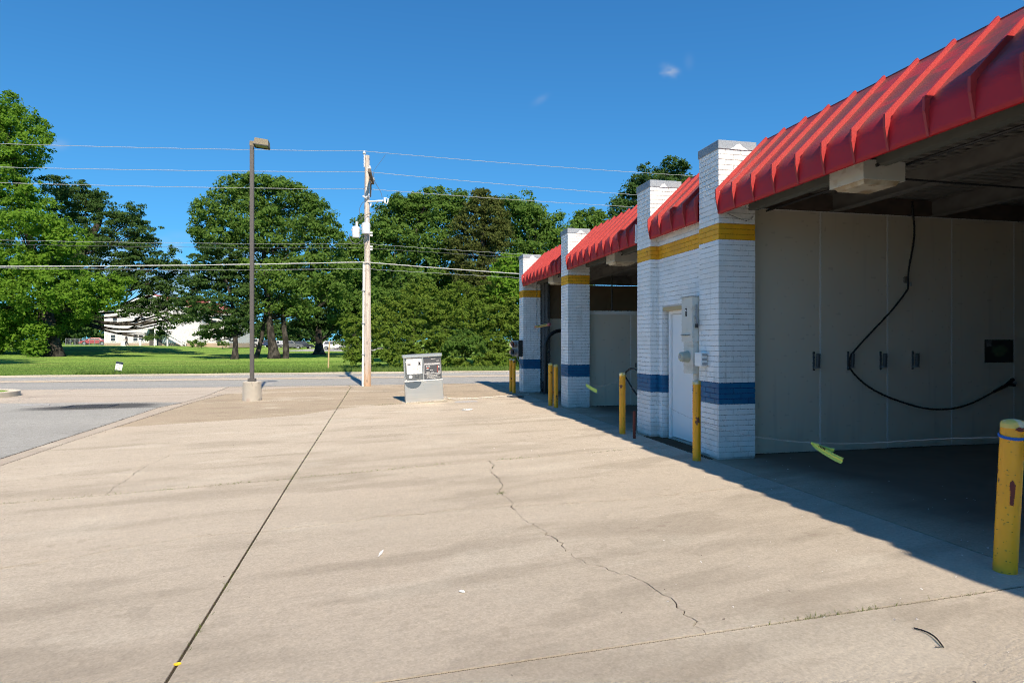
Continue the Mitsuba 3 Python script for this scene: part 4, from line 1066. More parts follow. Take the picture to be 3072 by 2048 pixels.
# ------------------------------------------------------------------ street furniture, poles, wires
lx, ly = ground(756, 1200)
LP = thing('light_pole', 'tall square lamp post with shoebox head on a concrete drum', 'street lamp')
obj('concrete_drum', lathe([(0, .53), (.235, .53), (.245, .52), (.247, .3), (.25, .0), (.25, -.05), (0, -.05)][::-1], 28, (lx, ly, 0)), 'base_concrete', LP, smooth=40)
obj('base_plate', cbx(lx - .10, lx + .10, ly - .10, ly + .10, .53, .61, .006), 'lamp_pole', LP)
obj('pole', cbx(lx - .052, lx + .052, ly - .052, ly + .052, .61, 7.12, .004), 'lamp_pole', LP)
tilt = lambda m: rot(m, 5, (0, 1, 0), (lx, ly, 7.2))
obj('arm', tilt(cbx(lx - .06, lx + .08, ly - .04, ly + .04, 7.12, 7.26, .006)), 'lamp_head', LP)
hd = trimesh.convex.convex_hull(np.array([(lx + .06 + a, ly + b, z) for a, b, z in ((0, -.19, 7.16), (.40, -.19, 7.16), (.40, .19, 7.16), (0, .19, 7.16), (.03, -.17, 7.33), (.38, -.17, 7.32), (.38, .17, 7.32), (.03, .17, 7.33))]))
obj('lamp_head', tilt(hd), 'lamp_head', LP)
obj('lens', tilt(bx(lx + .085, lx + .435, ly - .165, ly + .165, 7.150, 7.162)), 'lamp_glass', LP)
obj('lens_frame', tilt(cat(bx(lx + .06, lx + .085, ly - .19, ly + .19, 7.135, 7.16), bx(lx + .435, lx + .46, ly - .19, ly + .19, 7.135, 7.16), bx(lx + .085, lx + .435, ly - .19, ly - .165, 7.135, 7.16), bx(lx + .085, lx + .435, ly + .165, ly + .19, 7.135, 7.16))), 'black_metal', LP)

ux, uy = ground(1102, 1157)
UP = thing('utility_pole', 'weathered wooden power pole carrying transformers beside the road', 'utility pole')
def pz(v): return CAMH - (v - CY) / F * (ux * SY + uy * CYW)
PXM = (ux * SY + uy * CYW) / F
zs = np.linspace(-.1, 8.53, 14)
obj('shaft', tube([(ux + .012 * math.sin(z * .7), uy, z) for z in zs], np.interp(zs, [0, 8.53], [.135, .085]), 16), 'pole_wood', UP, smooth=60)
obj('conduit', cyl((ux - .165, uy - .07, -.02), (ux - .125, uy - .05, 4.55), .038, 10), 'pvc_white', UP)
obj('conduit_strap', cat([bx(ux - .20, ux - .08, uy - .13, uy - .02, z, z + .03) for z in (1.15, 2.3, 3.5)]), 'steel_grey', UP)
def insul(x, y, z, s=1.0, m='porcelain'):
    return lathe([(0, .11), (.028, .11), (.045, .09), (.035, .065), (.062, .05), (.05, .03), (.065, .012), (.05, 0), (0, 0)][::-1], 14, (x, y, z)) if s == 1 else lathe([(0, .11 * s), (.045 * s, .09 * s), (.035 * s, .065 * s), (.062 * s, .05 * s), (.05 * s, 0), (0, 0)][::-1], 14, (x, y, z))
wt = pz(453)
obj('top_insulator', insul(ux - .11, uy - .02, wt - .12), 'porcelain', UP)
obj('top_pin', cyl((ux - .11, uy - .02, 8.1), (ux - .11, uy - .02, wt - .1), .02, 8), 'porcelain', UP)
z1 = pz(512)
ca = np.array([.16, -.99, 0]) * .9     # the cross arm runs across the road direction, seen almost end on
obj('cross_arm', cat(rot(bx(ux + .10, ux + .20, uy - 1.05, uy + .75, z1 - .32, z1 - .20), -4, (0, 0, 1), (ux, uy, 0))), 'weathered_wood', UP)
obj('arm_brace', cat(tube([(ux + .10, uy - .75, z1 - .30), (ux + .12, uy - .05, z1 - .95)], .02, 6), tube([(ux + .14, uy + .6, z1 - .30), (ux + .12, uy + .05, z1 - .95)], .02, 6)), 'weathered_wood', UP)
obj('arm_insulator', insul(ux + .09, uy - .95, z1 - .19), 'porcelain', UP)
z2 = pz(567)
obj('arm_insulator', insul(ux + .22, uy + .65, z1 - .19), 'porcelain', UP)
obj('cutout_arm', cat(tube([(ux + .03, uy - .1, pz(606)), (ux + .58, uy - .25, pz(604))], .033, 8)), 'porcelain', UP)
cx_, cz_ = ux + .62, pz(604)
obj('fuse_cutout', cat(tube([(cx_, uy - .25, cz_ + .12), (cx_ + .02, uy - .25, cz_ - .08)], .035, 10), tube([(cx_ + .13, uy - .28, cz_ + .04), (cx_ + .10, uy - .28, cz_ - .10)], .022, 8), tube([(cx_, uy - .25, cz_ + .12), (cx_ + .16, uy - .28, cz_ + .06)], .014, 6), tube([(cx_ + .02, uy - .25, cz_ - .08), (cx_ + .10, uy - .28, cz_ - .12)], .014, 6)), 'porcelain', UP)
obj('fuse_cutout', cat(tube([(ux - .16, uy - .12, pz(590)), (ux - .02, uy - .16, pz(598))], .03, 8), tube([(ux - .06, uy - .2, pz(597)), (ux + .07, uy - .22, pz(586))], .035, 8), tube([(ux + .14, uy - .2, pz(612)), (ux + .11, uy - .2, pz(622))], .022, 8)), 'porcelain', UP)
def transformer(x, y, zt_, zb, r):
    k = part_key('transformer', UP)
    scene[k] = ply(lathe([(0, zb), (r * .95, zb), (r, zb + .02), (r, zt_ - .05), (r * 1.04, zt_ - .05), (r * 1.04, zt_ - .01), (r * .8, zt_ + .03), (0, zt_ + .04)], 24, (x, y, 0)), 'porcelain', smooth=40)
    obj('bushing', cat(tube([(x + .04, y, zt_), (x + .03, y, zt_ + .22)], [.05, .035], 10), *[tube([(x + .035, y, zt_ + a), (x + .035, y, zt_ + a + .02)], .055, 10) for a in (.05, .10, .15)]), 'porcelain', k)
    obj('lug', cat([bx(x - r - .03, x - r + .01, y - .03, y + .03, zb + .25, zb + .30)]), 'steel_grey', k)
    return k
xa = at_y(1067.5, 700, uy - .05)[0]
transformer(xa, uy - .05, pz(684), pz(714), .14)
transformer(ux - .045, uy - .30, pz(676), pz(705), .15)
obj('mount', cat(tube([(xa + .12, uy - .05, pz(688)), (ux - .1, uy, pz(688))], .02, 6), tube([(xa + .12, uy - .05, pz(708)), (ux - .1, uy, pz(708))], .02, 6)), 'steel_grey', UP)
obj('mount_band', lathe([(.115, pz(682)), (.125, pz(682)), (.125, pz(676)), (.115, pz(676))], 18, (ux, uy, 0)), 'steel_grey', UP)
obj('side_bracket', cat([bx(ux + .10, ux + .19, uy - .05, uy + .05, pz(v), pz(v) + .06) for v in (700, 708, 742, 750)]), 'porcelain', UP)
def jumper(pts, r=.010):
    obj('jumper_wire', tube(spline([tuple(at_y(u, v, uy - .2)) for u, v in pts], 24), r, 6), 'wire_dark', UP)
jumper([(1157, 463), (1148, 476), (1130, 500), (1122, 512)], .006)
jumper([(1122, 514), (1122, 535), (1130, 555), (1144, 580), (1146, 594)])
jumper([(1091, 605), (1080, 622), (1079, 640), (1085, 655), (1087, 660)])
jumper([(1139, 618), (1126, 632), (1108, 640), (1084, 655), (1074, 667)])
jumper([(1051, 700), (1049, 712), (1055, 725), (1068, 731), (1080, 725), (1090, 708)], .013)
jumper([(1090, 712), (1098, 735), (1104, 720), (1103, 705)], .008)

def wire(pl, pp, pr, y, r, m, label, dy=0.0):
    """a conductor along the road through the pole: pl, pp, pr are where it passes; each half hangs as a shallow parabola"""
    a, b, c = at_y(*pl, y + dy), at_y(*pp, y), at_y(*pr, y + dy)
    P = []
    for s, e, far in ((a, b, -48.0), (c, b, 46.0)):
        S = far - b[0]; sag = .62
        f = lambda x: 4 * sag * ((x - b[0]) / S) * (1 - (x - b[0]) / S)
        slope = (s[2] - b[2] + f(s[0])) / (s[0] - b[0])
        xs = np.linspace(b[0], far, 40)
        seg = np.stack([xs, b[1] + (xs - b[0]) / (s[0] - b[0]) * (s[1] - b[1]), b[2] + slope * (xs - b[0]) - np.array([f(x) for x in xs])], 1)
        P.append(seg)
    single('overhead_wire', tube(np.vstack([P[0][::-1], P[1][1:]]), r, 6), m, label, 'power line', 'overhead wires along the road')
wire((0, 431), (1091, 453), (2099, 528.6), uy - .02, .0085, 'wire_alu', 'topmost power line over the pole insulator')
wire((0, 501), (1101, 515), (1910, 584.6), uy - .6, .0085, 'wire_alu', 'second power line from the top')
wire((0, 548), (1110, 567), (1907, 621), uy + .4, .0085, 'wire_alu', 'third power line from the top')
wire((0, 720), (1102, 731), (1578, 763), uy + .2, .0055, 'wire_alu', 'fourth line down, a thin pale wire against the trees')
wire((0, 732), (1102, 743.5), (1493, 768), uy + .22, .006, 'wire_dark', 'thin dark wire just below the fourth line')
wire((0, 798.5), (1091, 785.5), (1560, 821), uy - .16, .018, 'cable_pale', 'thick pale telephone cable, the heaviest line')
wire((0, 804), (1100, 806), (1560, 832.7), uy - .16, .0055, 'wire_alu', 'lowest thin wire just under the thick cable')

# ---- yard sign and stake
sx_, sy_ = ground(355, 1121)
YS = thing('yard_sign', 'small tilted white yard sign with navy bands in the grass', 'sign')
def ysm(m): return rot(rot(m, 10, (0, 1, 0), (sx_, sy_, .2)), -8, (0, 0, 1), (sx_, sy_, 0))
obj('panel', ysm(bx(sx_ - .17, sx_ + .17, sy_ - .006, sy_ + .006, .10, .62)), 'sheet_white', YS)
obj('band', ysm(bx(sx_ - .17, sx_ + .17, sy_ - .009, sy_ - .0062, .51, .62)), 'sign_navy', YS)
obj('band', ysm(bx(sx_ - .17, sx_ + .17, sy_ - .009, sy_ - .0062, .10, .19)), 'sign_navy', YS)
for k, (a, b) in enumerate(((-.12, .12), (-.10, .06), (-.05, .10))):
    obj('text_line', ysm(bx(sx_ + a, sx_ + b, sy_ - .008, sy_ - .0062, .43 - k * .07, .455 - k * .07)), 'print_grey', YS)
obj('wire_leg', cat(ysm(cyl((sx_ - .1, sy_, -.1), (sx_ - .1, sy_, .12), .006, 6)), ysm(cyl((sx_ + .1, sy_, -.1), (sx_ + .1, sy_, .12), .006, 6))), 'steel_grey', YS)
tx, ty = ground(985, 1103)
single('wooden_stake', tube([(tx, ty, -.1), (tx + .02, ty, .9), (tx + .07, ty, 1.62)], [.05, .045, .04], 8), 'tan_wood', 'thin tan wooden stake standing in the field left of the thicket', 'stake')

# ------------------------------------------------------------------ trees
def leaves(C, rc, m, size, outward, rg, flat=.62, upb=.45, rnd=.6):
    """m leaf quads round each clump centre C with radius rc"""
    n = len(C)
    off = rg.normal(0, 1, (n, m, 3)); off *= (rg.random((n, m, 1)) ** .35) / (np.linalg.norm(off, axis=2, keepdims=True) + 1e-9)
    off *= rc[:, None, None] * np.array([1, 1, flat])
    P = (C[:, None] + off).reshape(-1, 3)
    N = np.repeat(outward, m, 0) * .55 + off.reshape(-1, 3) / (np.repeat(rc, m)[:, None] + 1e-9) * .5 + np.array([0, 0, upb]) + rg.normal(0, rnd, (n * m, 3))
    N /= np.linalg.norm(N, axis=1, keepdims=True)
    a = np.cross(N, rg.normal(0, 1, N.shape)); a /= np.linalg.norm(a, axis=1, keepdims=True)
    b = np.cross(N, a)
    s = size * rg.uniform(.6, 1.35, (len(P), 1))
    v = np.stack([P - a * s * .72, P + b * s * .40 + a * s * .08, P + a * s * .72, P - b * s * .40 + a * s * .08], 1)
    v[:, [1, 3]] += (N * s * .14)[:, None]
    return v.reshape(-1, 3)

def quads(v):
    n = len(v) // 4
    f = (np.arange(n)[:, None, None] * 4 + np.array([[0, 1, 2], [0, 2, 3]])).reshape(-1, 3)
    return trimesh.Trimesh(v, f, process=False)

def crown(lobes, d, size, m, dens, seed, rcl=(.45, .95), depth=1.0, inner=.22, gap=.34, **kw):
    """lobes (u, v, ru, rv[, dd, k]) in photo pixels at distance d -> one mesh of leaf clumps; also the lobe centres and radii in metres"""
    rg = np.random.default_rng(seed)
    V, info = [], []
    for L in lobes:
        u, v, ru, rv = L[:4]
        dd = L[4] if len(L) > 4 else rg.uniform(-.5, .5) * ru * d / F
        k = L[5] if len(L) > 5 else 1.0
        dl = d + dd
        c = at(u, v, dl)
        rx, rz = ru * d / F, rv * d / F
        ry = depth * (rx * .75 + rz * .35)
        info.append((c, max(rx, rz)))
        area = 4 * np.pi * ((rx * ry) ** 1.6 + (rx * rz) ** 1.6 + (ry * rz) ** 1.6) ** (1 / 1.6) / 3 ** (1 / 1.6)
        n = max(6, int(dens * k * area))
        D = rg.normal(0, 1, (n, 3)); D /= np.linalg.norm(D, axis=1, keepdims=True)
        D = D[(D[:, 2] > -.55) | (rg.random(n) < .5)]
        g = meshkit.fbm(D * 2.1 + seed * 1.7 + np.array([u, v, 0]) * .013, 3)
        keep = g > gap
        D, g = D[keep], g[keep]
        R = (.72 + .62 * (g - .35)) * np.where(rg.random(len(D)) < inner, rg.uniform(.35, .8, len(D)), 1.0) + rg.normal(0, .09, len(D))
        fwd, right = np.array([SY, CYW, 0]), np.array([CYW, -SY, 0])
        C = c + (D[:, :1] * rx * right + D[:, 1:2] * ry * fwd + D[:, 2:] * rz * np.array([0, 0, 1])) * R[:, None]
        out = D[:, :1] * right + D[:, 1:2] * fwd + D[:, 2:] * np.array([0, 0, 1])
        rc = rg.uniform(*rcl, len(C))
        V.append(leaves(C, rc, m, size, out, rg, **kw))
    # ragged sprigs that break the outline
    fwd, right = np.array([SY, CYW, 0]), np.array([CYW, -SY, 0])
    for c, rad in info:
        for q in range(5):
            a = rg.normal(0, 1, 3); a[2] = abs(a[2]) * .9 - .15; a /= np.linalg.norm(a)
            e = c + a * rad * rg.uniform(.95, 1.28) * np.array([1, 1, .85])
            k = rg.integers(2, 6)
            C = e + rg.normal(0, .16 * rad, (k, 3)) * np.array([1, 1, .6])
            V.append(leaves(C, rg.uniform(rcl[0] * .6, rcl[1] * .6, k), max(8, m // 2), size, np.repeat(a[None], k, 0), rg, **kw))
    return quads(np.vstack(V)), info

def limbs(base, trunk_pts, r0, info, rg, n_sub=2, r_l=.35):
    """a tapered trunk through trunk_pts and curved limbs from it out to the lobes"""
    P = spline(trunk_pts, 16)
    t = np.linspace(0, 1, len(P))
    R = r0 * (1 - .62 * t) * (1 + 1.1 * np.exp(-t * 16))
    ms = [tube(P, R, 14)]
    for c, rad in info:
        k = int(np.clip(np.searchsorted(P[:, 2], c[2] - rad * .9 - rg.uniform(.5, 3)), 4, len(P) - 1))
        s = P[k]; e = c + rg.normal(0, .12, 3) * rad
        mid = s * .5 + e * .5 + np.array([0, 0, -.10 * np.linalg.norm(e - s)]) + rg.normal(0, .25, 3)
        ra = min(R[k] * .4, r_l * (.35 + .07 * np.linalg.norm(e - s)) * .5)
        q = spline([s, mid, e], 9)
        ms.append(tube(q, np.linspace(ra, ra * .25, 9), 7))
        for j in range(n_sub):
            o_ = rg.normal(0, .5, 3); o_ *= min(1, .62 / np.linalg.norm(o_)); e2 = c + o_ * rad
            ms.append(tube(spline([q[5], q[5] * .45 + e2 * .55 + rg.normal(0, .15, 3), e2], 6), np.linspace(ra * .4, ra * .1, 6), 5))
    return cat(ms)

def tree(name, label, base, trunk, r0, lobes, d, leaf, size, m, dens, seed, extra=(), **kw):
    t = thing(name, label, 'tree')
    g, info = crown(lobes, d, size, m, dens, seed, **kw)
    rg = np.random.default_rng(seed + 500)
    bz = lambda u, v, dd: at(u, v, dd)
    tr = [limbs(None, [at(u, v, d + dd) for u, v, dd in trunk], r0, info, rg)]
    for pts, rr in extra:
        P = spline([at(u, v, d + dd) for u, v, dd in pts], 12)
        tr.append(tube(P, np.linspace(rr * 1.35, rr * .55, 12), 10))
    obj('trunk', cat(tr), 'bark', t, smooth=True)
    obj('crown', g, leaf, t)
    return t

tree('sweetgum_tree', 'tall bright yellow green tree with dark trunk at the left edge', None, [(160, 1078, 0), (158, 1040, 0), (150, 980, 0), (110, 800, .5), (60, 600, .5), (20, 440, 0)], .56,
     [(8, 320, 42, 62), (-40, 380, 60, 90), (55, 372, 62, 56), (100, 420, 42, 40), (-40, 470, 100, 90), (70, 470, 62, 36), (10, 555, 70, 55), (95, 590, 58, 42), (-40, 650, 110, 90), (70, 680, 85, 60, -2), (150, 690, 62, 48, -2.5), (205, 735, 48, 42, -2), (-30, 790, 110, 90), (60, 800, 80, 60, -2), (150, 800, 75, 60, -1), (125, 880, 78, 52, -3.5), (300, 872, 55, 60, -3), (345, 848, 36, 34, -3), (255, 905, 46, 50, -3.2), (180, 850, 36, 40, -2), (-60, 930, 110, 80), (20, 880, 62, 48, -2.5), (60, 960, 72, 46, 0), (120, 1000, 42, 36, -1.5), (215, 960, 40, 36, 2), (110, 1052, 24, 22, -2), (20, 1020, 62, 36), (-60, 1030, 80, 40)],
     62, 'leaf_bright', .22, 46, 1.05, 31, extra=(), depth=1.0, gap=.36)
tree('oak_tree', 'broad dark green oak spreading in front of the white building', None, [(146, 1058, 0), (150, 1000, 0), (180, 880, 0), (250, 740, 0), (300, 650, 0), (250, 600, 0)], .70,
     [(170, 565, 40, 36), (215, 580, 50, 44), (255, 625, 50, 46), (292, 606, 36, 34), (200, 650, 60, 50), (310, 680, 66, 50), (382, 655, 48, 40), (410, 700, 50, 46), (340, 745, 76, 46), (430, 745, 36, 46), (430, 800, 42, 40), (250, 740, 66, 56), (505, 790, 42, 40), (528, 815, 32, 32), (510, 855, 46, 36), (440, 860, 60, 34), (375, 812, 60, 40), (535, 912, 36, 30), (470, 915, 52, 26), (405, 935, 44, 22), (520, 960, 42, 26), (560, 945, 26, 22), (270, 830, 58, 46), (330, 880, 60, 28), (190, 800, 60, 60), (210, 900, 60, 50), (470, 1012, 28, 14), (200, 980, 50, 34), (250, 940, 40, 36)],
     72, 'leaf_dark', .20, 52, 1.05, 32, depth=.9, gap=.40, flat=.42)
tree('hickory_tree', 'big round headed green tree with forked trunk in mid field', None, [(824, 1084, 0), (820, 1050, 0), (812, 1000, 0), (805, 900, 0), (790, 740, 0), (785, 620, 0), (785, 585, 0)], .36,
     [(782, 556, 50, 46), (760, 600, 60, 50), (698, 575, 48, 44), (655, 610, 36, 36), (622, 640, 44, 42), (606, 690, 36, 36), (622, 730, 30, 28), (848, 575, 52, 44), (898, 590, 36, 36), (925, 620, 46, 42), (955, 655, 46, 42), (985, 690, 36, 32), (1005, 715, 26, 26), (690, 660, 66, 46), (760, 670, 76, 50), (850, 660, 76, 50), (920, 700, 66, 46), (670, 715, 52, 30), (730, 735, 60, 30), (830, 735, 76, 36), (800, 800, 84, 42), (700, 800, 66, 42), (890, 790, 76, 42), (970, 790, 56, 52), (1010, 830, 46, 46), (990, 760, 36, 30), (860, 850, 84, 46), (930, 870, 76, 52), (780, 870, 60, 36), (850, 920, 64, 32), (1010, 880, 42, 42), (770, 930, 46, 26), (905, 935, 60, 34)],
     61, 'leaf_mid', .205, 52, 1.05, 33, extra=(([(856, 1082, .4), (858, 1040, .4), (850, 960, .4), (870, 850, .3)], .24), ([(768, 1075, 1.0), (778, 1040, 1.0), (790, 980, .8), (800, 900, .4)], .19)), depth=.95, gap=.39)
tree('cedar_tree', 'dark green cedar with short pale trunk left of the lamp post', None, [(704, 1083, 0), (706, 1050, 0), (705, 980, 0), (690, 880, 0), (660, 800, 0)], .23,
     [(640, 758, 50, 28), (690, 780, 42, 26), (600, 800, 40, 30), (665, 820, 66, 36), (575, 850, 36, 30), (620, 860, 52, 36), (700, 860, 56, 40), (565, 900, 32, 28), (640, 905, 66, 34), (735, 900, 42, 40), (590, 935, 42, 28), (680, 950, 66, 34), (745, 955, 36, 32), (640, 980, 48, 24), (735, 985, 32, 18), (625, 1010, 30, 18), (690, 1000, 40, 18)],
     59, 'leaf_dark', .17, 46, 1.35, 34, rcl=(.3, .7), flat=.4, gap=.36)
tree('shade_tree', 'dark leafed tree with stout trunk near the parked cars', None, [(957, 1066, 0), (957, 1030, 0), (955, 980, 0), (960, 900, 0)], .5,
     [(960, 900, 70, 46), (900, 930, 52, 36), (1010, 925, 52, 42), (960, 960, 66, 32), (915, 970, 42, 22), (1015, 975, 46, 24), (880, 985, 24, 24), (1000, 860, 52, 42)],
     78, 'leaf_dark', .23, 44, .8, 35, flat=.5, gap=.36)
# the wood right of the pole
tree('broadleaf_tree', 'lush bright green tree just right of the power pole', None, [(1230, 1110, 0), (1232, 1000, 0), (1240, 850, 0), (1250, 700, 0), (1270, 620, 0)], .34,
     [(1145, 690, 36, 50), (1165, 690, 48, 46), (1180, 640, 40, 38), (1205, 618, 34, 30), (1380, 620, 36, 36), (1270, 600, 34, 26), (1222, 630, 42, 40), (1290, 606, 46, 38), (1340, 612, 44, 40), (1255, 660, 60, 46), (1330, 670, 56, 50), (1140, 745, 40, 52), (1200, 740, 66, 56), (1290, 740, 70, 56), (1120, 810, 30, 46), (1170, 820, 60, 52), (1260, 820, 72, 52), (1350, 760, 46, 50), (1340, 840, 52, 52), (1150, 890, 60, 46), (1240, 890, 76, 46), (1330, 910, 60, 46)],
     47, 'leaf_mid', .165, 48, 1.9, 36, rcl=(.35, .75), gap=.36)
tree('juniper_tree', 'dark olive evergreen with pointed tip in the roadside wood', None, [(1450, 1100, 0), (1450, 900, 0), (1448, 700, 0), (1448, 580, 0)], .3,
     [(1448, 582, 18, 22), (1448, 612, 42, 30), (1480, 622, 26, 24), (1415, 640, 36, 34), (1470, 660, 48, 42), (1400, 690, 42, 46), (1450, 720, 66, 52), (1500, 700, 36, 46), (1380, 750, 36, 46), (1420, 780, 66, 52), (1490, 770, 48, 52), (1440, 850, 72, 52), (1390, 830, 36, 46), (1500, 850, 46, 46), (1440, 920, 66, 42)],
     45, 'leaf_olive', .125, 52, 2.8, 37, rcl=(.25, .55), flat=.55, gap=.36, rnd=1.0, upb=.2)
tree('loose_tree', 'pale grey green loose crowned tree behind the juniper', None, [(1600, 1080, 0), (1598, 900, 0), (1590, 760, 0), (1585, 660, 0)], .34,
     [(1510, 625, 40, 32), (1545, 618, 46, 30), (1575, 640, 40, 34), (1590, 650, 48, 36), (1530, 670, 42, 42), (1640, 665, 42, 32), (1590, 700, 60, 42), (1660, 705, 50, 42), (1540, 740, 52, 50), (1620, 750, 66, 46), (1700, 720, 40, 42), (1560, 800, 60, 46), (1640, 810, 60, 46)],
     54, 'leaf_mid', .18, 46, 1.6, 38, gap=.38)
tree('bright_sapling', 'light green leafy sapling beside the last white pier', None, [(1540, 1090, 0), (1542, 960, 0), (1545, 850, 0)], .12,
     [(1530, 800, 34, 40), (1560, 830, 40, 42), (1510, 850, 34, 42), (1545, 885, 50, 42), (1495, 900, 34, 36), (1590, 880, 40, 46), (1600, 800, 36, 40)],
     41, 'leaf_bright', .17, 34, 2.0, 39, rcl=(.3, .6), gap=.34)
tree('tall_oak', 'dark tree top rising behind the red roof', None, [(1960, 1060, 0), (1960, 800, 0), (1955, 650, 0), (1960, 560, 0)], .45,
     [(2010, 512, 36, 26), (2055, 530, 40, 30), (1965, 535, 42, 32), (1990, 570, 66, 40), (1920, 560, 34, 30), (1925, 600, 52, 40), (1890, 580, 24, 22), (2060, 580, 60, 40), (1870, 640, 42, 36), (1940, 650, 66, 42), (2020, 640, 70, 50), (1850, 610, 20, 18), (1830, 700, 50, 44), (1920, 720, 70, 50), (2080, 650, 60, 50)],
     68, 'leaf_dark', .21, 50, .95, 40, gap=.38)
tree('open_tree', 'thin open crowned tree between the juniper wood and the red roof', None, [(1760, 1060, 0), (1758, 850, 0), (1755, 720, 0)], .26,
     [(1750, 655, 18, 20), (1780, 648, 22, 20), (1800, 665, 30, 24), (1760, 680, 36, 24), (1730, 700, 34, 28), (1800, 700, 42, 30), (1840, 690, 30, 32), (1770, 730, 60, 40), (1700, 740, 42, 40), (1830, 750, 50, 50)],
     60, 'leaf_mid', .24, 28, 1.0, 41, gap=.38)
tree('background_tree', 'rounded green tree far behind the power pole', None, [(1065, 1060, 0), (1065, 950, 0), (1065, 800, 0)], .3,
     [(1050, 745, 40, 26), (1085, 735, 34, 36), (1110, 760, 30, 40), (1060, 790, 50, 40), (1030, 830, 40, 42), (1090, 830, 50, 50), (1060, 890, 56, 46), (1040, 940, 50, 40), (1100, 920, 46, 50), (1110, 690, 16, 40)],
     72, 'leaf_mid', .30, 34, 1.1, 42, gap=.36)

tree('roadside_tree', 'tree beyond the left edge of the view whose shade falls on the field', None, [(-420, 1110, 0), (-420, 1000, 0), (-418, 860, 0), (-415, 700, 0)], .4,
     [(-420, 640, 130, 90), (-330, 560, 110, 90), (-480, 560, 130, 100), (-300, 700, 110, 70), (-400, 480, 120, 80), (-380, 760, 120, 60), (-250, 620, 70, 60), (-260, 520, 70, 60)],
     37, 'leaf_bright', .26, 26, 1.0, 43)

# the roadside thicket in front of the wood: nobody could count its bushes
lob = [(1075, 1075, 42, 32, 0), (1055, 1040, 30, 36, .5), (1100, 1000, 46, 52, .8), (1070, 975, 30, 36, 1.5), (1150, 1060, 52, 42, -.3), (1140, 960, 52, 52, 1.6), (1200, 1000, 56, 56, .8), (1200, 1075, 56, 32, -.6), (1190, 930, 46, 42, 2.4), (1260, 950, 62, 52, 1.8), (1270, 1040, 62, 46, .2), (1260, 880, 52, 42, 3.2), (1340, 940, 66, 56, 1.8), (1340, 1030, 66, 46, 0), (1330, 1085, 60, 24, -.9), (1380, 890, 60, 42, 2.6), (1420, 960, 72, 62, 1.2), (1430, 1050, 72, 46, -.4), (1460, 895, 60, 46, 2.6), (1500, 970, 66, 62, 1.0), (1520, 1060, 62, 46, -.5), (1540, 930, 52, 52, 2.0), (1580, 1000, 52, 62, 1.0), (1600, 1060, 52, 42, 0), (1420, 1095, 62, 20, -1.0), (1530, 1095, 52, 20, -1.0), (1250, 1095, 52, 18, -1.0), (1640, 960, 52, 62, 1.5), (1690, 1000, 52, 62, 1.5)]
g, _ = crown(lob, 38.5, .10, 44, 5.6, 50, rcl=(.13, .36), gap=.46, inner=.22, flat=.7, upb=.5)
rg = np.random.default_rng(77)
SP = []
for L in lob:
    c = at(L[0], L[1], 38.5 + L[4]); ru, rv = L[2] * 38.5 / F, L[3] * 38.5 / F
    for q in range(17):
        a = rg.normal(0, 1, 3); a[1] = -abs(a[1]); a[2] = abs(a[2]) * .8; a /= np.linalg.norm(a)
        p0 = c + a * np.array([ru, ru * .8, rv]) * .85
        ln = rg.uniform(.35, .95); dr_v = a + np.array([rg.normal(0, .5), -.1, rg.uniform(.3, 1.0)]); dr_v /= np.linalg.norm(dr_v)
        t = np.linspace(0, 1, 9)[:, None]
        P = p0 + dr_v * ln * t + np.array([0, 0, -.55]) * ln * t ** 2.2
        SP.append(leaves(P, np.full(9, .075), 7, .10, np.repeat(dr_v[None], 9, 0), rg, flat=.8, upb=.6))
g = cat(g, quads(np.vstack(SP)))
obj('thicket', g, 'leaf_shrub', kind='stuff', label='dense tangled green thicket of bushes along the far side of the road')
lob2 = [(1420, 1020, 36, 32, -1.2), (1395, 1048, 30, 26, -1.5), (1450, 1046, 30, 26, -1.5)]
BS = thing('fern_bush', 'blue green feathery bush at the front of the roadside thicket', 'bush')
g, _ = crown([(1395, 1020, 36, 30, -1.4), (1360, 1040, 26, 24, -1.6), (1430, 1040, 30, 26, -1.6)], 38.5, .13, 40, 5.5, 51, rcl=(.15, .4), gap=.3)
obj('foliage', g, 'leaf_mid', BS)
obj('stem', tube([at(1393, 1100, 37.2), at(1395, 1060, 37.2), at(1395, 1020, 37.2)], [.04, .03, .02], 6), 'bark', BS)
# far tree line behind the parked cars and the building
rg = np.random.default_rng(60)
lob3 = [(u, rg.uniform(985, 1003), rg.uniform(26, 44), rg.uniform(28, 44), rg.uniform(-6, 8)) for u in range(560, 1140, 30)] + [(u, rg.uniform(960, 990), rg.uniform(36, 56), rg.uniform(50, 70), rg.uniform(-6, 8)) for u in range(-120, 330, 36)] + [(u, rg.uniform(960, 990), 50, 60, rg.uniform(-6, 8)) for u in range(1140, 1760, 50)]
lob3 += [(u, rg.uniform(860, 920), 60, 90, rg.uniform(-8, 0)) for u in range(1080, 1760, 60)]
g, _ = crown(lob3, 158, .62, 20, .27, 61, rcl=(.9, 1.9), gap=.30)
obj('treeline', g, 'leaf_dark', kind='stuff', label='distant dark tree line closing the view behind the field')

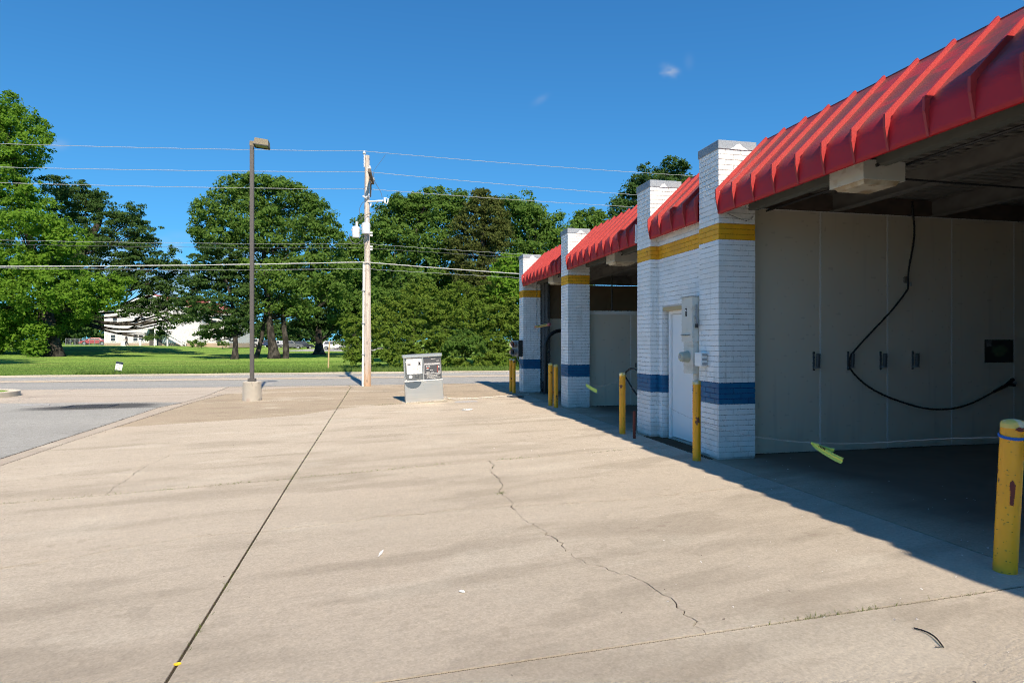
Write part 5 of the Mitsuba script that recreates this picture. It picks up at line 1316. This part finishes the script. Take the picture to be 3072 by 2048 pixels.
# ------------------------------------------------------------------ the far building, cars, fence, person
def gz(x, y): return float(terrain_z(x, y))
DH = 106.0
def hp(u, v, d=DH): return at(u, v, d)
HB = thing('apartment_building', 'white two storey building with red roof behind the oak', 'building')
o = hp(455, 1036); zb = gz(o[0], o[1]) - .05
right = np.array([CYW, -SY]); fwd = np.array([SY, CYW])
def hx(u, d=DH): return (u - 455) / F * DH
def hz(v): return CAMH - (v - CY) / F * DH
def place(m):
    m = m.copy()
    m.apply_transform(np.array([[right[0], fwd[0], 0, o[0]], [right[1], fwd[1], 0, o[1]], [0, 0, 1, 0], [0, 0, 0, 1]]))
    return m
def ho(nm, m, b, par=None, **kw): return obj(nm, place(m), b, par or HB, **kw)
xl, xr, xw = hx(312), hx(598), hx(668)
ze, za = hz(933), hz(886)
wl = ho('gable_wall', prism([(xl, zb + .5), (xr, zb + .5), (xr, ze), (0, za), (xl, ze)], 11.0, 'y', 0), 'siding')
ho('foundation', bx(xl, xr, .02, 11, zb - .3, zb + .5), 'foundation', wl)
ho('wing_wall', bx(xr - 1.0, xw, 2.2, 13.0, zb + .5, ze - .2), 'siding')
ho('wing_foundation', bx(xr, xw, 2.22, 13, zb - .3, zb + .5), 'foundation')
t_ = .16
rf = ho('roof', cat(prism([(-.05 + xl - .7, ze - .32), (0, za + .10), (0, za + .26), (xl - .75, ze - .15)], 11.8, 'y', -.5), prism([(0, za + .10), (xr + .75, ze - .32), (xr + .8, ze - .15), (0, za + .26)], 11.8, 'y', -.5)), 'shingle')
ho('bargeboard', cat(prism([(xl - .75, ze - .42), (0, za + .0), (0, za + .24), (xl - .75, ze - .16)], .06, 'y', -.57), prism([(0, za + .0), (xr + .78, ze - .42), (xr + .78, ze - .16), (0, za + .24)], .06, 'y', -.57)), 'trim_white', rf)
x1_, z1_ = hx(520), hz(889)
wr = ho('wing_roof', trimesh.Trimesh(np.array([(hx(500), 7.5, z1_ + .2), (hx(545), 7.5, z1_ + .2), (xw + .6, 1.6, ze - .35), (hx(480), 1.6, ze + .6), (xw + .6, 13.4, ze - .35), (hx(480), 13.4, ze + .6)]), [[3, 2, 1], [3, 1, 0], [2, 4, 1], [4, 5, 0], [4, 0, 1]], process=False), 'shingle', label='red hipped roof of the side wing')
ho('fascia', tube([(hx(545), 7.3, z1_ + .12), (xw + .6, 1.55, ze - .45)], .12, 4), 'trim_white', wr)
ho('fascia', bx(hx(600), xw + .6, 1.5, 1.62, ze - .6, ze - .32), 'trim_white', wr)
ho('belt_trim', bx(xl, xr, -.05, .0, hz(983) - .15, hz(983) + .15), 'trim_white')
def win(u, v, w, hgt, y=0.0):
    x, z = hx(u), hz(v)
    k = ho('window', bx(x - w / 2, x + w / 2, y - .03, y + .02, z - hgt / 2, z + hgt / 2), 'window_dark')
    f = .09
    ho('frame', cat(bx(x - w / 2 - f, x - w / 2, y - .07, y + .02, z - hgt / 2 - f, z + hgt / 2 + f), bx(x + w / 2, x + w / 2 + f, y - .07, y + .02, z - hgt / 2 - f, z + hgt / 2 + f), bx(x - w / 2, x + w / 2, y - .07, y + .02, z + hgt / 2, z + hgt / 2 + f), bx(x - w / 2, x + w / 2, y - .07, y + .02, z - hgt / 2 - f, z - hgt / 2), bx(x - w / 2, x + w / 2, y - .05, y - .03, z - .03, z + .03)), 'trim_white', k)
for u in (340, 407, 424):
    win(u, 1013, .75, 1.05)
for u in (345, 410, 430, 520):
    win(u, 962, .75, 1.15)
win(582, 1014, .75, 1.15, 2.2); win(640, 1014, .75, 1.15, 2.2); win(625, 968, .75, 1.1, 2.2)
pc = ho('porch', bx(hx(448), hx(486), -.02, .05, zb + .1, hz(986)), 'porch_shade', label='flat dark panel standing for the shaded porch under the landing')  # flat sheet on the wall, the shade of the recess is its colour
ho('door', bx(hx(462), hx(470), -.06, -.02, zb + .1, hz(1000)), 'trim_white', pc)
# outside stair: landing, stringers, treads, rails, posts
st = ho('stair', cat(bx(hx(446), hx(484), -2.2, -.05, hz(986), hz(986) + .18)), 'trim_white', label='white outside stair running down to the right')
sx0, sx1, sz0, sz1 = hx(480), hx(566), hz(985), zb + .02
for y in (-2.2, -1.1):
    ho('stringer', prism([(sx0, sz0), (sx0, sz0 + .25), (sx1 + .1, sz1 + .25), (sx1 + .1, sz1)], .08, 'y', y), 'trim_white', st)
for i in range(16):
    x = sx0 + (sx1 - sx0) * (i + .5) / 16; z = sz0 + .2 + (sz1 - sz0) * (i + .5) / 16
    ho('tread', bx(x - .14, x + .14, -2.12, -1.1, z, z + .05), 'trim_white', st)
for y in (-2.24, -1.06):
    ho('handrail', cat(*[tube([(sx0, y, sz0 + hgt), (sx1, y, sz1 + hgt)], .035, 5) for hgt in (1.15, .75)], tube([(hx(446), y, sz0 + 1.2), (sx0, y, sz0 + 1.15)], .035, 5)), 'trim_white', st)
    for i in range(9):
        x = sx0 + (sx1 - sx0) * i / 8; z = sz0 + (sz1 - sz0) * i / 8
        ho('baluster', bx(x - .03, x + .03, y - .03, y + .03, z, z + 1.15), 'trim_white', st)
for u in (486, 523):
    ho('stair_post', bx(hx(u) - .08, hx(u) + .08, -2.2, -2.04, zb - .1, hz(986) if u == 486 else hz(1016)), 'trim_white', st)
ho('porch_post', bx(hx(437) - .12, hx(437) + .12, -1.6, -1.36, zb - .1, hz(1018)), 'trim_white', st)
for i, (u, lb) in enumerate(((578, 'left one of two clipped round shrubs by the stair foot'), (604, 'right one of two clipped round shrubs by the stair foot'), (668, 'low clipped shrub between the building and the parked cars'))):
    b = thing('clipped_shrub', lb, 'shrub')
    g, _ = crown([(u, 1031, 17, 9, -1)], DH - 3, .14, 30, 3.0, 70 + i, rcl=(.15, .35), gap=.1)
    obj('foliage', g, 'leaf_mid', b)
    q = at(u, 1036, DH - 4)
    obj('stem', cyl((q[0], q[1], gz(q[0], q[1]) - .2), (q[0], q[1], gz(q[0], q[1]) + .4), .06, 6), 'bark', b)

# gravel-grey car park behind the mid-field trees
pk = [at(u, 1050, d)[:2] for u, d in ((668, 112), (940, 104), (1060, 104), (1300, 140), (1300, 165), (640, 165))]
obj('car_park', prism(Polygon(pk), .05, 'z', -.02), 'asphalt_road', kind='structure', label='pale grey car park behind the trees')

def car(kind, u, v, d, yaw, paint, label):
    t = thing('parked_car', label, 'car', 'cars parked beyond the field')
    L, Wd, Hh = dict(suv=(4.5, 1.8, 1.68), sedan=(4.6, 1.78, 1.42), pickup=(5.5, 1.95, 1.82), hatch=(4.1, 1.75, 1.5))[kind]
    q = at(u, v, d); x, y = q[0], q[1]; z = max(gz(x, y), .03) if x < -20 else .035
    M = T().translate([x, y, z]).rotate([0, 0, 1], yaw)
    l = L / 2
    if kind == 'suv':
        body = [(-l, .38), (-l + .02, .95), (-l + .25, 1.02), (l - 1.05, 1.04), (l - .18, .90), (l, .70), (l, .36)]
        roof = [(-l + .10, 1.0), (-l + .32, Hh - .06), (-l + .6, Hh), (.35, Hh - .02), (l - 1.15, 1.02)]
        wins = [[(-l + .38, 1.07), (-l + .50, Hh - .14), (-.75, Hh - .10), (-.75, 1.07)], [(-.68, 1.07), (-.68, Hh - .10), (.10, Hh - .10), (.10, 1.07)], [(.17, 1.07), (.17, Hh - .10), (.34, Hh - .12), (.88, 1.07)]]
    elif kind == 'pickup':
        body = [(-l, .5), (-l, 1.06), (-.35, 1.06), (l - 1.3, 1.10), (l - .12, 1.02), (l, .8), (l, .45)]
        roof = [(-.55, 1.05), (-.45, Hh - .03), (-.2, Hh), (.75, Hh - .03), (l - 1.30, 1.08)]
        wins = [[(-.38, 1.14), (-.32, Hh - .13), (.20, Hh - .12), (.20, 1.14)], [(.27, 1.14), (.27, Hh - .12), (.70, Hh - .14), (1.18, 1.14)]]
    else:
        body = [(-l, .36), (-l, .85), (-l + .2, .95), (l - 1.15, .95), (l - .15, .78), (l, .6), (l, .32)]
        roof = [(-l + (.35 if kind == 'hatch' else .75), .92), (-l + (.65 if kind == 'hatch' else 1.35), Hh - .03), (-.2, Hh), (.3, Hh - .03), (l - 1.2, .94)]
        wins = [[(-l + (.6 if kind == 'hatch' else 1.05), .98), (-l + (.8 if kind == 'hatch' else 1.42), Hh - .11), (-.28, Hh - .08), (-.28, .98)], [(-.20, .98), (-.20, Hh - .08), (.28, Hh - .10), (.78, .98)]]
    def shell(poly, w0, w1, zb_, zt_):
        g = prism(poly, w0, 'y', -w0 / 2)
        k = np.clip((g.vertices[:, 2] - zb_) / (zt_ - zb_), 0, 1)
        g.vertices[:, 1] *= 1 - k * (1 - w1 / w0)
        return g
    def co(nm, m, b, par=None, **kw):
        k = obj(nm, m, b, par or t, **kw); scene[k]['to_world'] = M; return k
    lower = Polygon(body)
    for wx in (-l + .82, l - .85):
        from shapely.geometry import Point
        lower = lower.difference(Point(wx, .33).buffer(.40, resolution=10))
    lower = max(lower.geoms, key=lambda g: g.area) if isinstance(lower, MultiPolygon) else lower
    bd = co('body', shell(lower, Wd, Wd * .97, .4, 1.05), paint)
    co('cabin', shell(roof, Wd * .94, Wd * .74, .95, Hh), paint)
    for wpoly in wins:
        g = shell(wpoly, Wd * .955, Wd * .755, .95, Hh)
        co('window', g, 'window_dark')
    ws = np.array(roof[-1]), np.array(roof[-2])
    a, b = ws[0] * .9 + ws[1] * .1, ws[0] * .12 + ws[1] * .88
    nrm_ = np.array([-(b - a)[1], (b - a)[0]]); nrm_ = -nrm_ / np.linalg.norm(nrm_) * .015
    w0, w1 = Wd * .42, Wd * .34
    co('windscreen', quad((a[0] + nrm_[0], -w0, a[1] + nrm_[1]), (a[0] + nrm_[0], w0, a[1] + nrm_[1]), (b[0] + nrm_[0], w1, b[1] + nrm_[1]), (b[0] + nrm_[0], -w1, b[1] + nrm_[1])), 'window_dark')
    for wx in (-l + .82, l - .85):
        for s in (-1, 1):
            y1_ = s * Wd / 2
            w = co('wheel', cyl((wx, y1_ - s * .22, .33), (wx, y1_ + s * .005, .33), .33, 18), 'tyre')
            co('rim', cyl((wx, y1_, .33), (wx, y1_ + s * .012, .33), .21, 14), 'rim', w)
    for s in (-1, 1):
        co('headlight', cbx(l - .12, l + .012, s * Wd * .36 - .16, s * Wd * .36 + .16, .62, .78, .02), 'car_light')
        co('tail_light', cbx(-l - .012, -l + .1, s * Wd * .41 - .10, s * Wd * .41 + .10, .72, .95, .02), 'tail_red')
        co('mirror', cbx(l - 1.45, l - 1.28, s * (Wd / 2 + .09) - .08, s * (Wd / 2 + .09) + .08, 1.02, 1.15, .02), paint)
    co('bumper', cat(cbx(l - .06, l + .04, -Wd * .47, Wd * .47, .34, .55, .03), cbx(-l - .04, -l + .06, -Wd * .47, Wd * .47, .36, .58, .03)), 'black_metal' if kind != 'sedan' else paint)
    return t
car('suv', 750, 1049, 121, 180 - 14, 'car_silver', 'silver suv parked side on behind the lamp post')
car('pickup', 738, 1037, 136, 150, 'car_white', 'white pickup parked just behind the silver suv')
car('hatch', 790, 1040, 128, 215, 'car_navy', 'navy blue hatchback parked between the two tree trunks')
car('pickup', 838, 1038, 134, 165, 'car_white', 'white truck half hidden behind the forked tree trunk')
car('pickup', 868, 1038, 133, 0, 'car_grey', 'dark grey pickup parked right of the forked trunk')
car('suv', 908, 1036, 138, 20, 'car_black', 'black suv parked in the shade left of the stout trunk')
car('suv', 1004, 1035, 124, -12, 'car_white', 'white suv on the grass bank beside the thicket')
car('suv', 1030, 1034, 131, -12, 'car_navy', 'dark car partly hidden behind the white suv and thicket')
car('sedan', 282, 1030, 122, 190, 'car_red', 'red car behind the chain link fence at the far left')

FN = thing('chain_link_fence', 'low grey chain link fence left of the white building', 'fence')
f0, f1 = at(196, 1041, 108), at(312, 1040, 108)
for k in range(9):
    q = f0 + (f1 - f0) * k / 8; z = gz(q[0], q[1])
    obj('post', cyl((q[0], q[1], z - .2), (q[0], q[1], z + 1.25), .045, 8), 'steel_grey', FN)
za_, zb_ = gz(f0[0], f0[1]), gz(f1[0], f1[1])
for hgt in (.12, 1.22):
    obj('rail', tube([(f0[0], f0[1], za_ + hgt), (f1[0], f1[1], zb_ + hgt)], .03, 6), 'steel_grey', FN)
ms = []
Ln = np.linalg.norm(f1 - f0)
for k in np.arange(-1.1, Ln, .16):
    for s in (1, -1):
        a_, b_ = (k, .12), (k + 1.1, 1.22)
        if s < 0: a_, b_ = (k, 1.22), (k + 1.1, .12)
        lo, hi = np.clip([a_[0], b_[0]], 0, Ln)
        if hi - lo < .05: continue
        za1 = a_[1] + (lo - a_[0]) / 1.1 * (b_[1] - a_[1]); zb1 = a_[1] + (hi - a_[0]) / 1.1 * (b_[1] - a_[1])
        P = f0 + (f1 - f0) * lo / Ln; Q = f0 + (f1 - f0) * hi / Ln
        ms.append(tube([(P[0], P[1], za_ + (zb_ - za_) * lo / Ln + za1), (Q[0], Q[1], za_ + (zb_ - za_) * hi / Ln + zb1)], .007, 3, caps=False))
obj('mesh', cat(ms), 'steel_grey', FN, kind='stuff')
q = at(371, 1037, 103); z = gz(q[0], q[1])
WB = thing('utility_cabinet', 'low white box on the lawn beside the person', 'box')
obj('body', cbx(q[0] - .35, q[0] + .35, q[1] - .25, q[1] + .25, z - .05, z + .52, .02), 'trim_white', WB)
obj('lid', cbx(q[0] - .38, q[0] + .38, q[1] - .28, q[1] + .28, z + .52, z + .57, .01), 'sheet_white', WB)

# the person walking on the lawn, far off: one continuous body from joints, clothes as children
import manifold3d as m3
def body(bones, cell, sm=8):
    man = None
    for p, rp, q_, rq in bones:
        s0 = m3.Manifold.sphere(rp, 16).translate(tuple(map(float, p))); s1 = m3.Manifold.sphere(rq, 16).translate(tuple(map(float, q_)))
        hmm = m3.Manifold.batch_hull([s0, s1])
        man = hmm if man is None else man + hmm
    man = man.refine_to_length(cell)
    mm = man.to_mesh()
    g = trimesh.Trimesh(mm.vert_properties[:, :3], mm.tri_verts, process=False)
    g.merge_vertices()
    trimesh.smoothing.filter_taubin(g, iterations=sm)
    return g
J = dict(pel=(0, 0, .93), ch=(.04, 0, 1.34), nk=(.07, 0, 1.50), hd=(.11, 0, 1.63), hl=(0, .09, .90), hr=(0, -.09, .90), kl=(.16, .09, .50), kr=(-.06, -.09, .49), fl=(.10, .09, .09), fr=(-.26, -.09, .12), sl=(.04, .18, 1.42), sr=(.04, -.18, 1.42), el=(-.08, .23, 1.15), er=(.16, -.22, 1.17), wl=(.02, .22, .92), wr=(.34, -.18, 1.02))
B_ = [('pel', .14, 'ch', .15), ('ch', .14, 'nk', .06), ('nk', .055, 'hd', .06), ('hl', .095, 'kl', .06), ('kl', .058, 'fl', .04), ('hr', .095, 'kr', .06), ('kr', .058, 'fr', .04), ('sl', .065, 'el', .045), ('el', .045, 'wl', .03), ('sr', .065, 'er', .045), ('er', .045, 'wr', .03), ('ch', .12, 'sl', .07), ('ch', .12, 'sr', .07), ('pel', .13, 'hl', .10), ('pel', .13, 'hr', .10)]
bones = [(J[a], ra, J[b], rb) for a, ra, b, rb in B_]
def add_hand(w, dx, s):
    w = np.array(w)
    palm = w + np.array([dx * .5, 0, -.07])
    L = [(w, .028, palm, .03)]
    for k, f in enumerate((.055, .065, .06, .045)):
        r_ = palm + np.array([.012 * (k - 1.5), 0, -.02]); L += [(r_, .010, r_ + np.array([.01, 0, -f * .55]), .009), (r_ + np.array([.01, 0, -f * .55]), .009, r_ + np.array([.025, 0, -f]), .008)]
    L += [(w + np.array([.02, 0, -.03]), .011, w + np.array([.055, s * .01, -.075]), .009)]
    return L
bones += add_hand(J['wl'], .02, 1) + add_hand(J['wr'], .05, -1)
bones += [((.10, 0, 1.63), .085, (.115, 0, 1.70), .09), ((.19, 0, 1.65), .02, (.205, 0, 1.63), .018)]
q = at(380, 1048, 100); z = gz(q[0], q[1])
PM = T().translate([q[0], q[1], z + .02]).rotate([0, 0, 1], 200)
PE = thing('person', 'person in dark clothes and light shoes walking across the far lawn', 'person')
def po(nm, m, b):
    k = obj(nm, m, b, PE, smooth=True); scene[k]['to_world'] = PM; return k
po('body', body(bones, .03), 'skin')
grow = .018
po('trousers', body([(J[a], ra + grow, J[b], rb + grow) for a, ra, b, rb in [('pel', .125, 'hl', .10), ('pel', .125, 'hr', .10), ('hl', .095, 'kl', .065), ('kl', .065, 'fl', .055), ('hr', .095, 'kr', .065), ('kr', .065, 'fr', .055)]], .04), 'cloth_dark')
po('shirt', body([(J[a], ra + grow, J[b], rb + grow) for a, ra, b, rb in [('pel', .14, 'ch', .15), ('ch', .14, 'nk', .045), ('ch', .12, 'sl', .07), ('ch', .12, 'sr', .07), ('sl', .068, 'el', .055), ('sr', .068, 'er', .055)]], .04), 'cloth_dark')
po('hair', body([((.085, 0, 1.70), .095, (.10, 0, 1.73), .09), ((.06, 0, 1.64), .075, (.08, 0, 1.70), .09)], .03), 'rubber')
for f in ('fl', 'fr'):
    p_ = np.array(J[f]) + [0, 0, -.05]
    po('shoe', body([(p_, .05, p_ + np.array([.15, 0, -.015]), .04)], .03), 'white_paint')
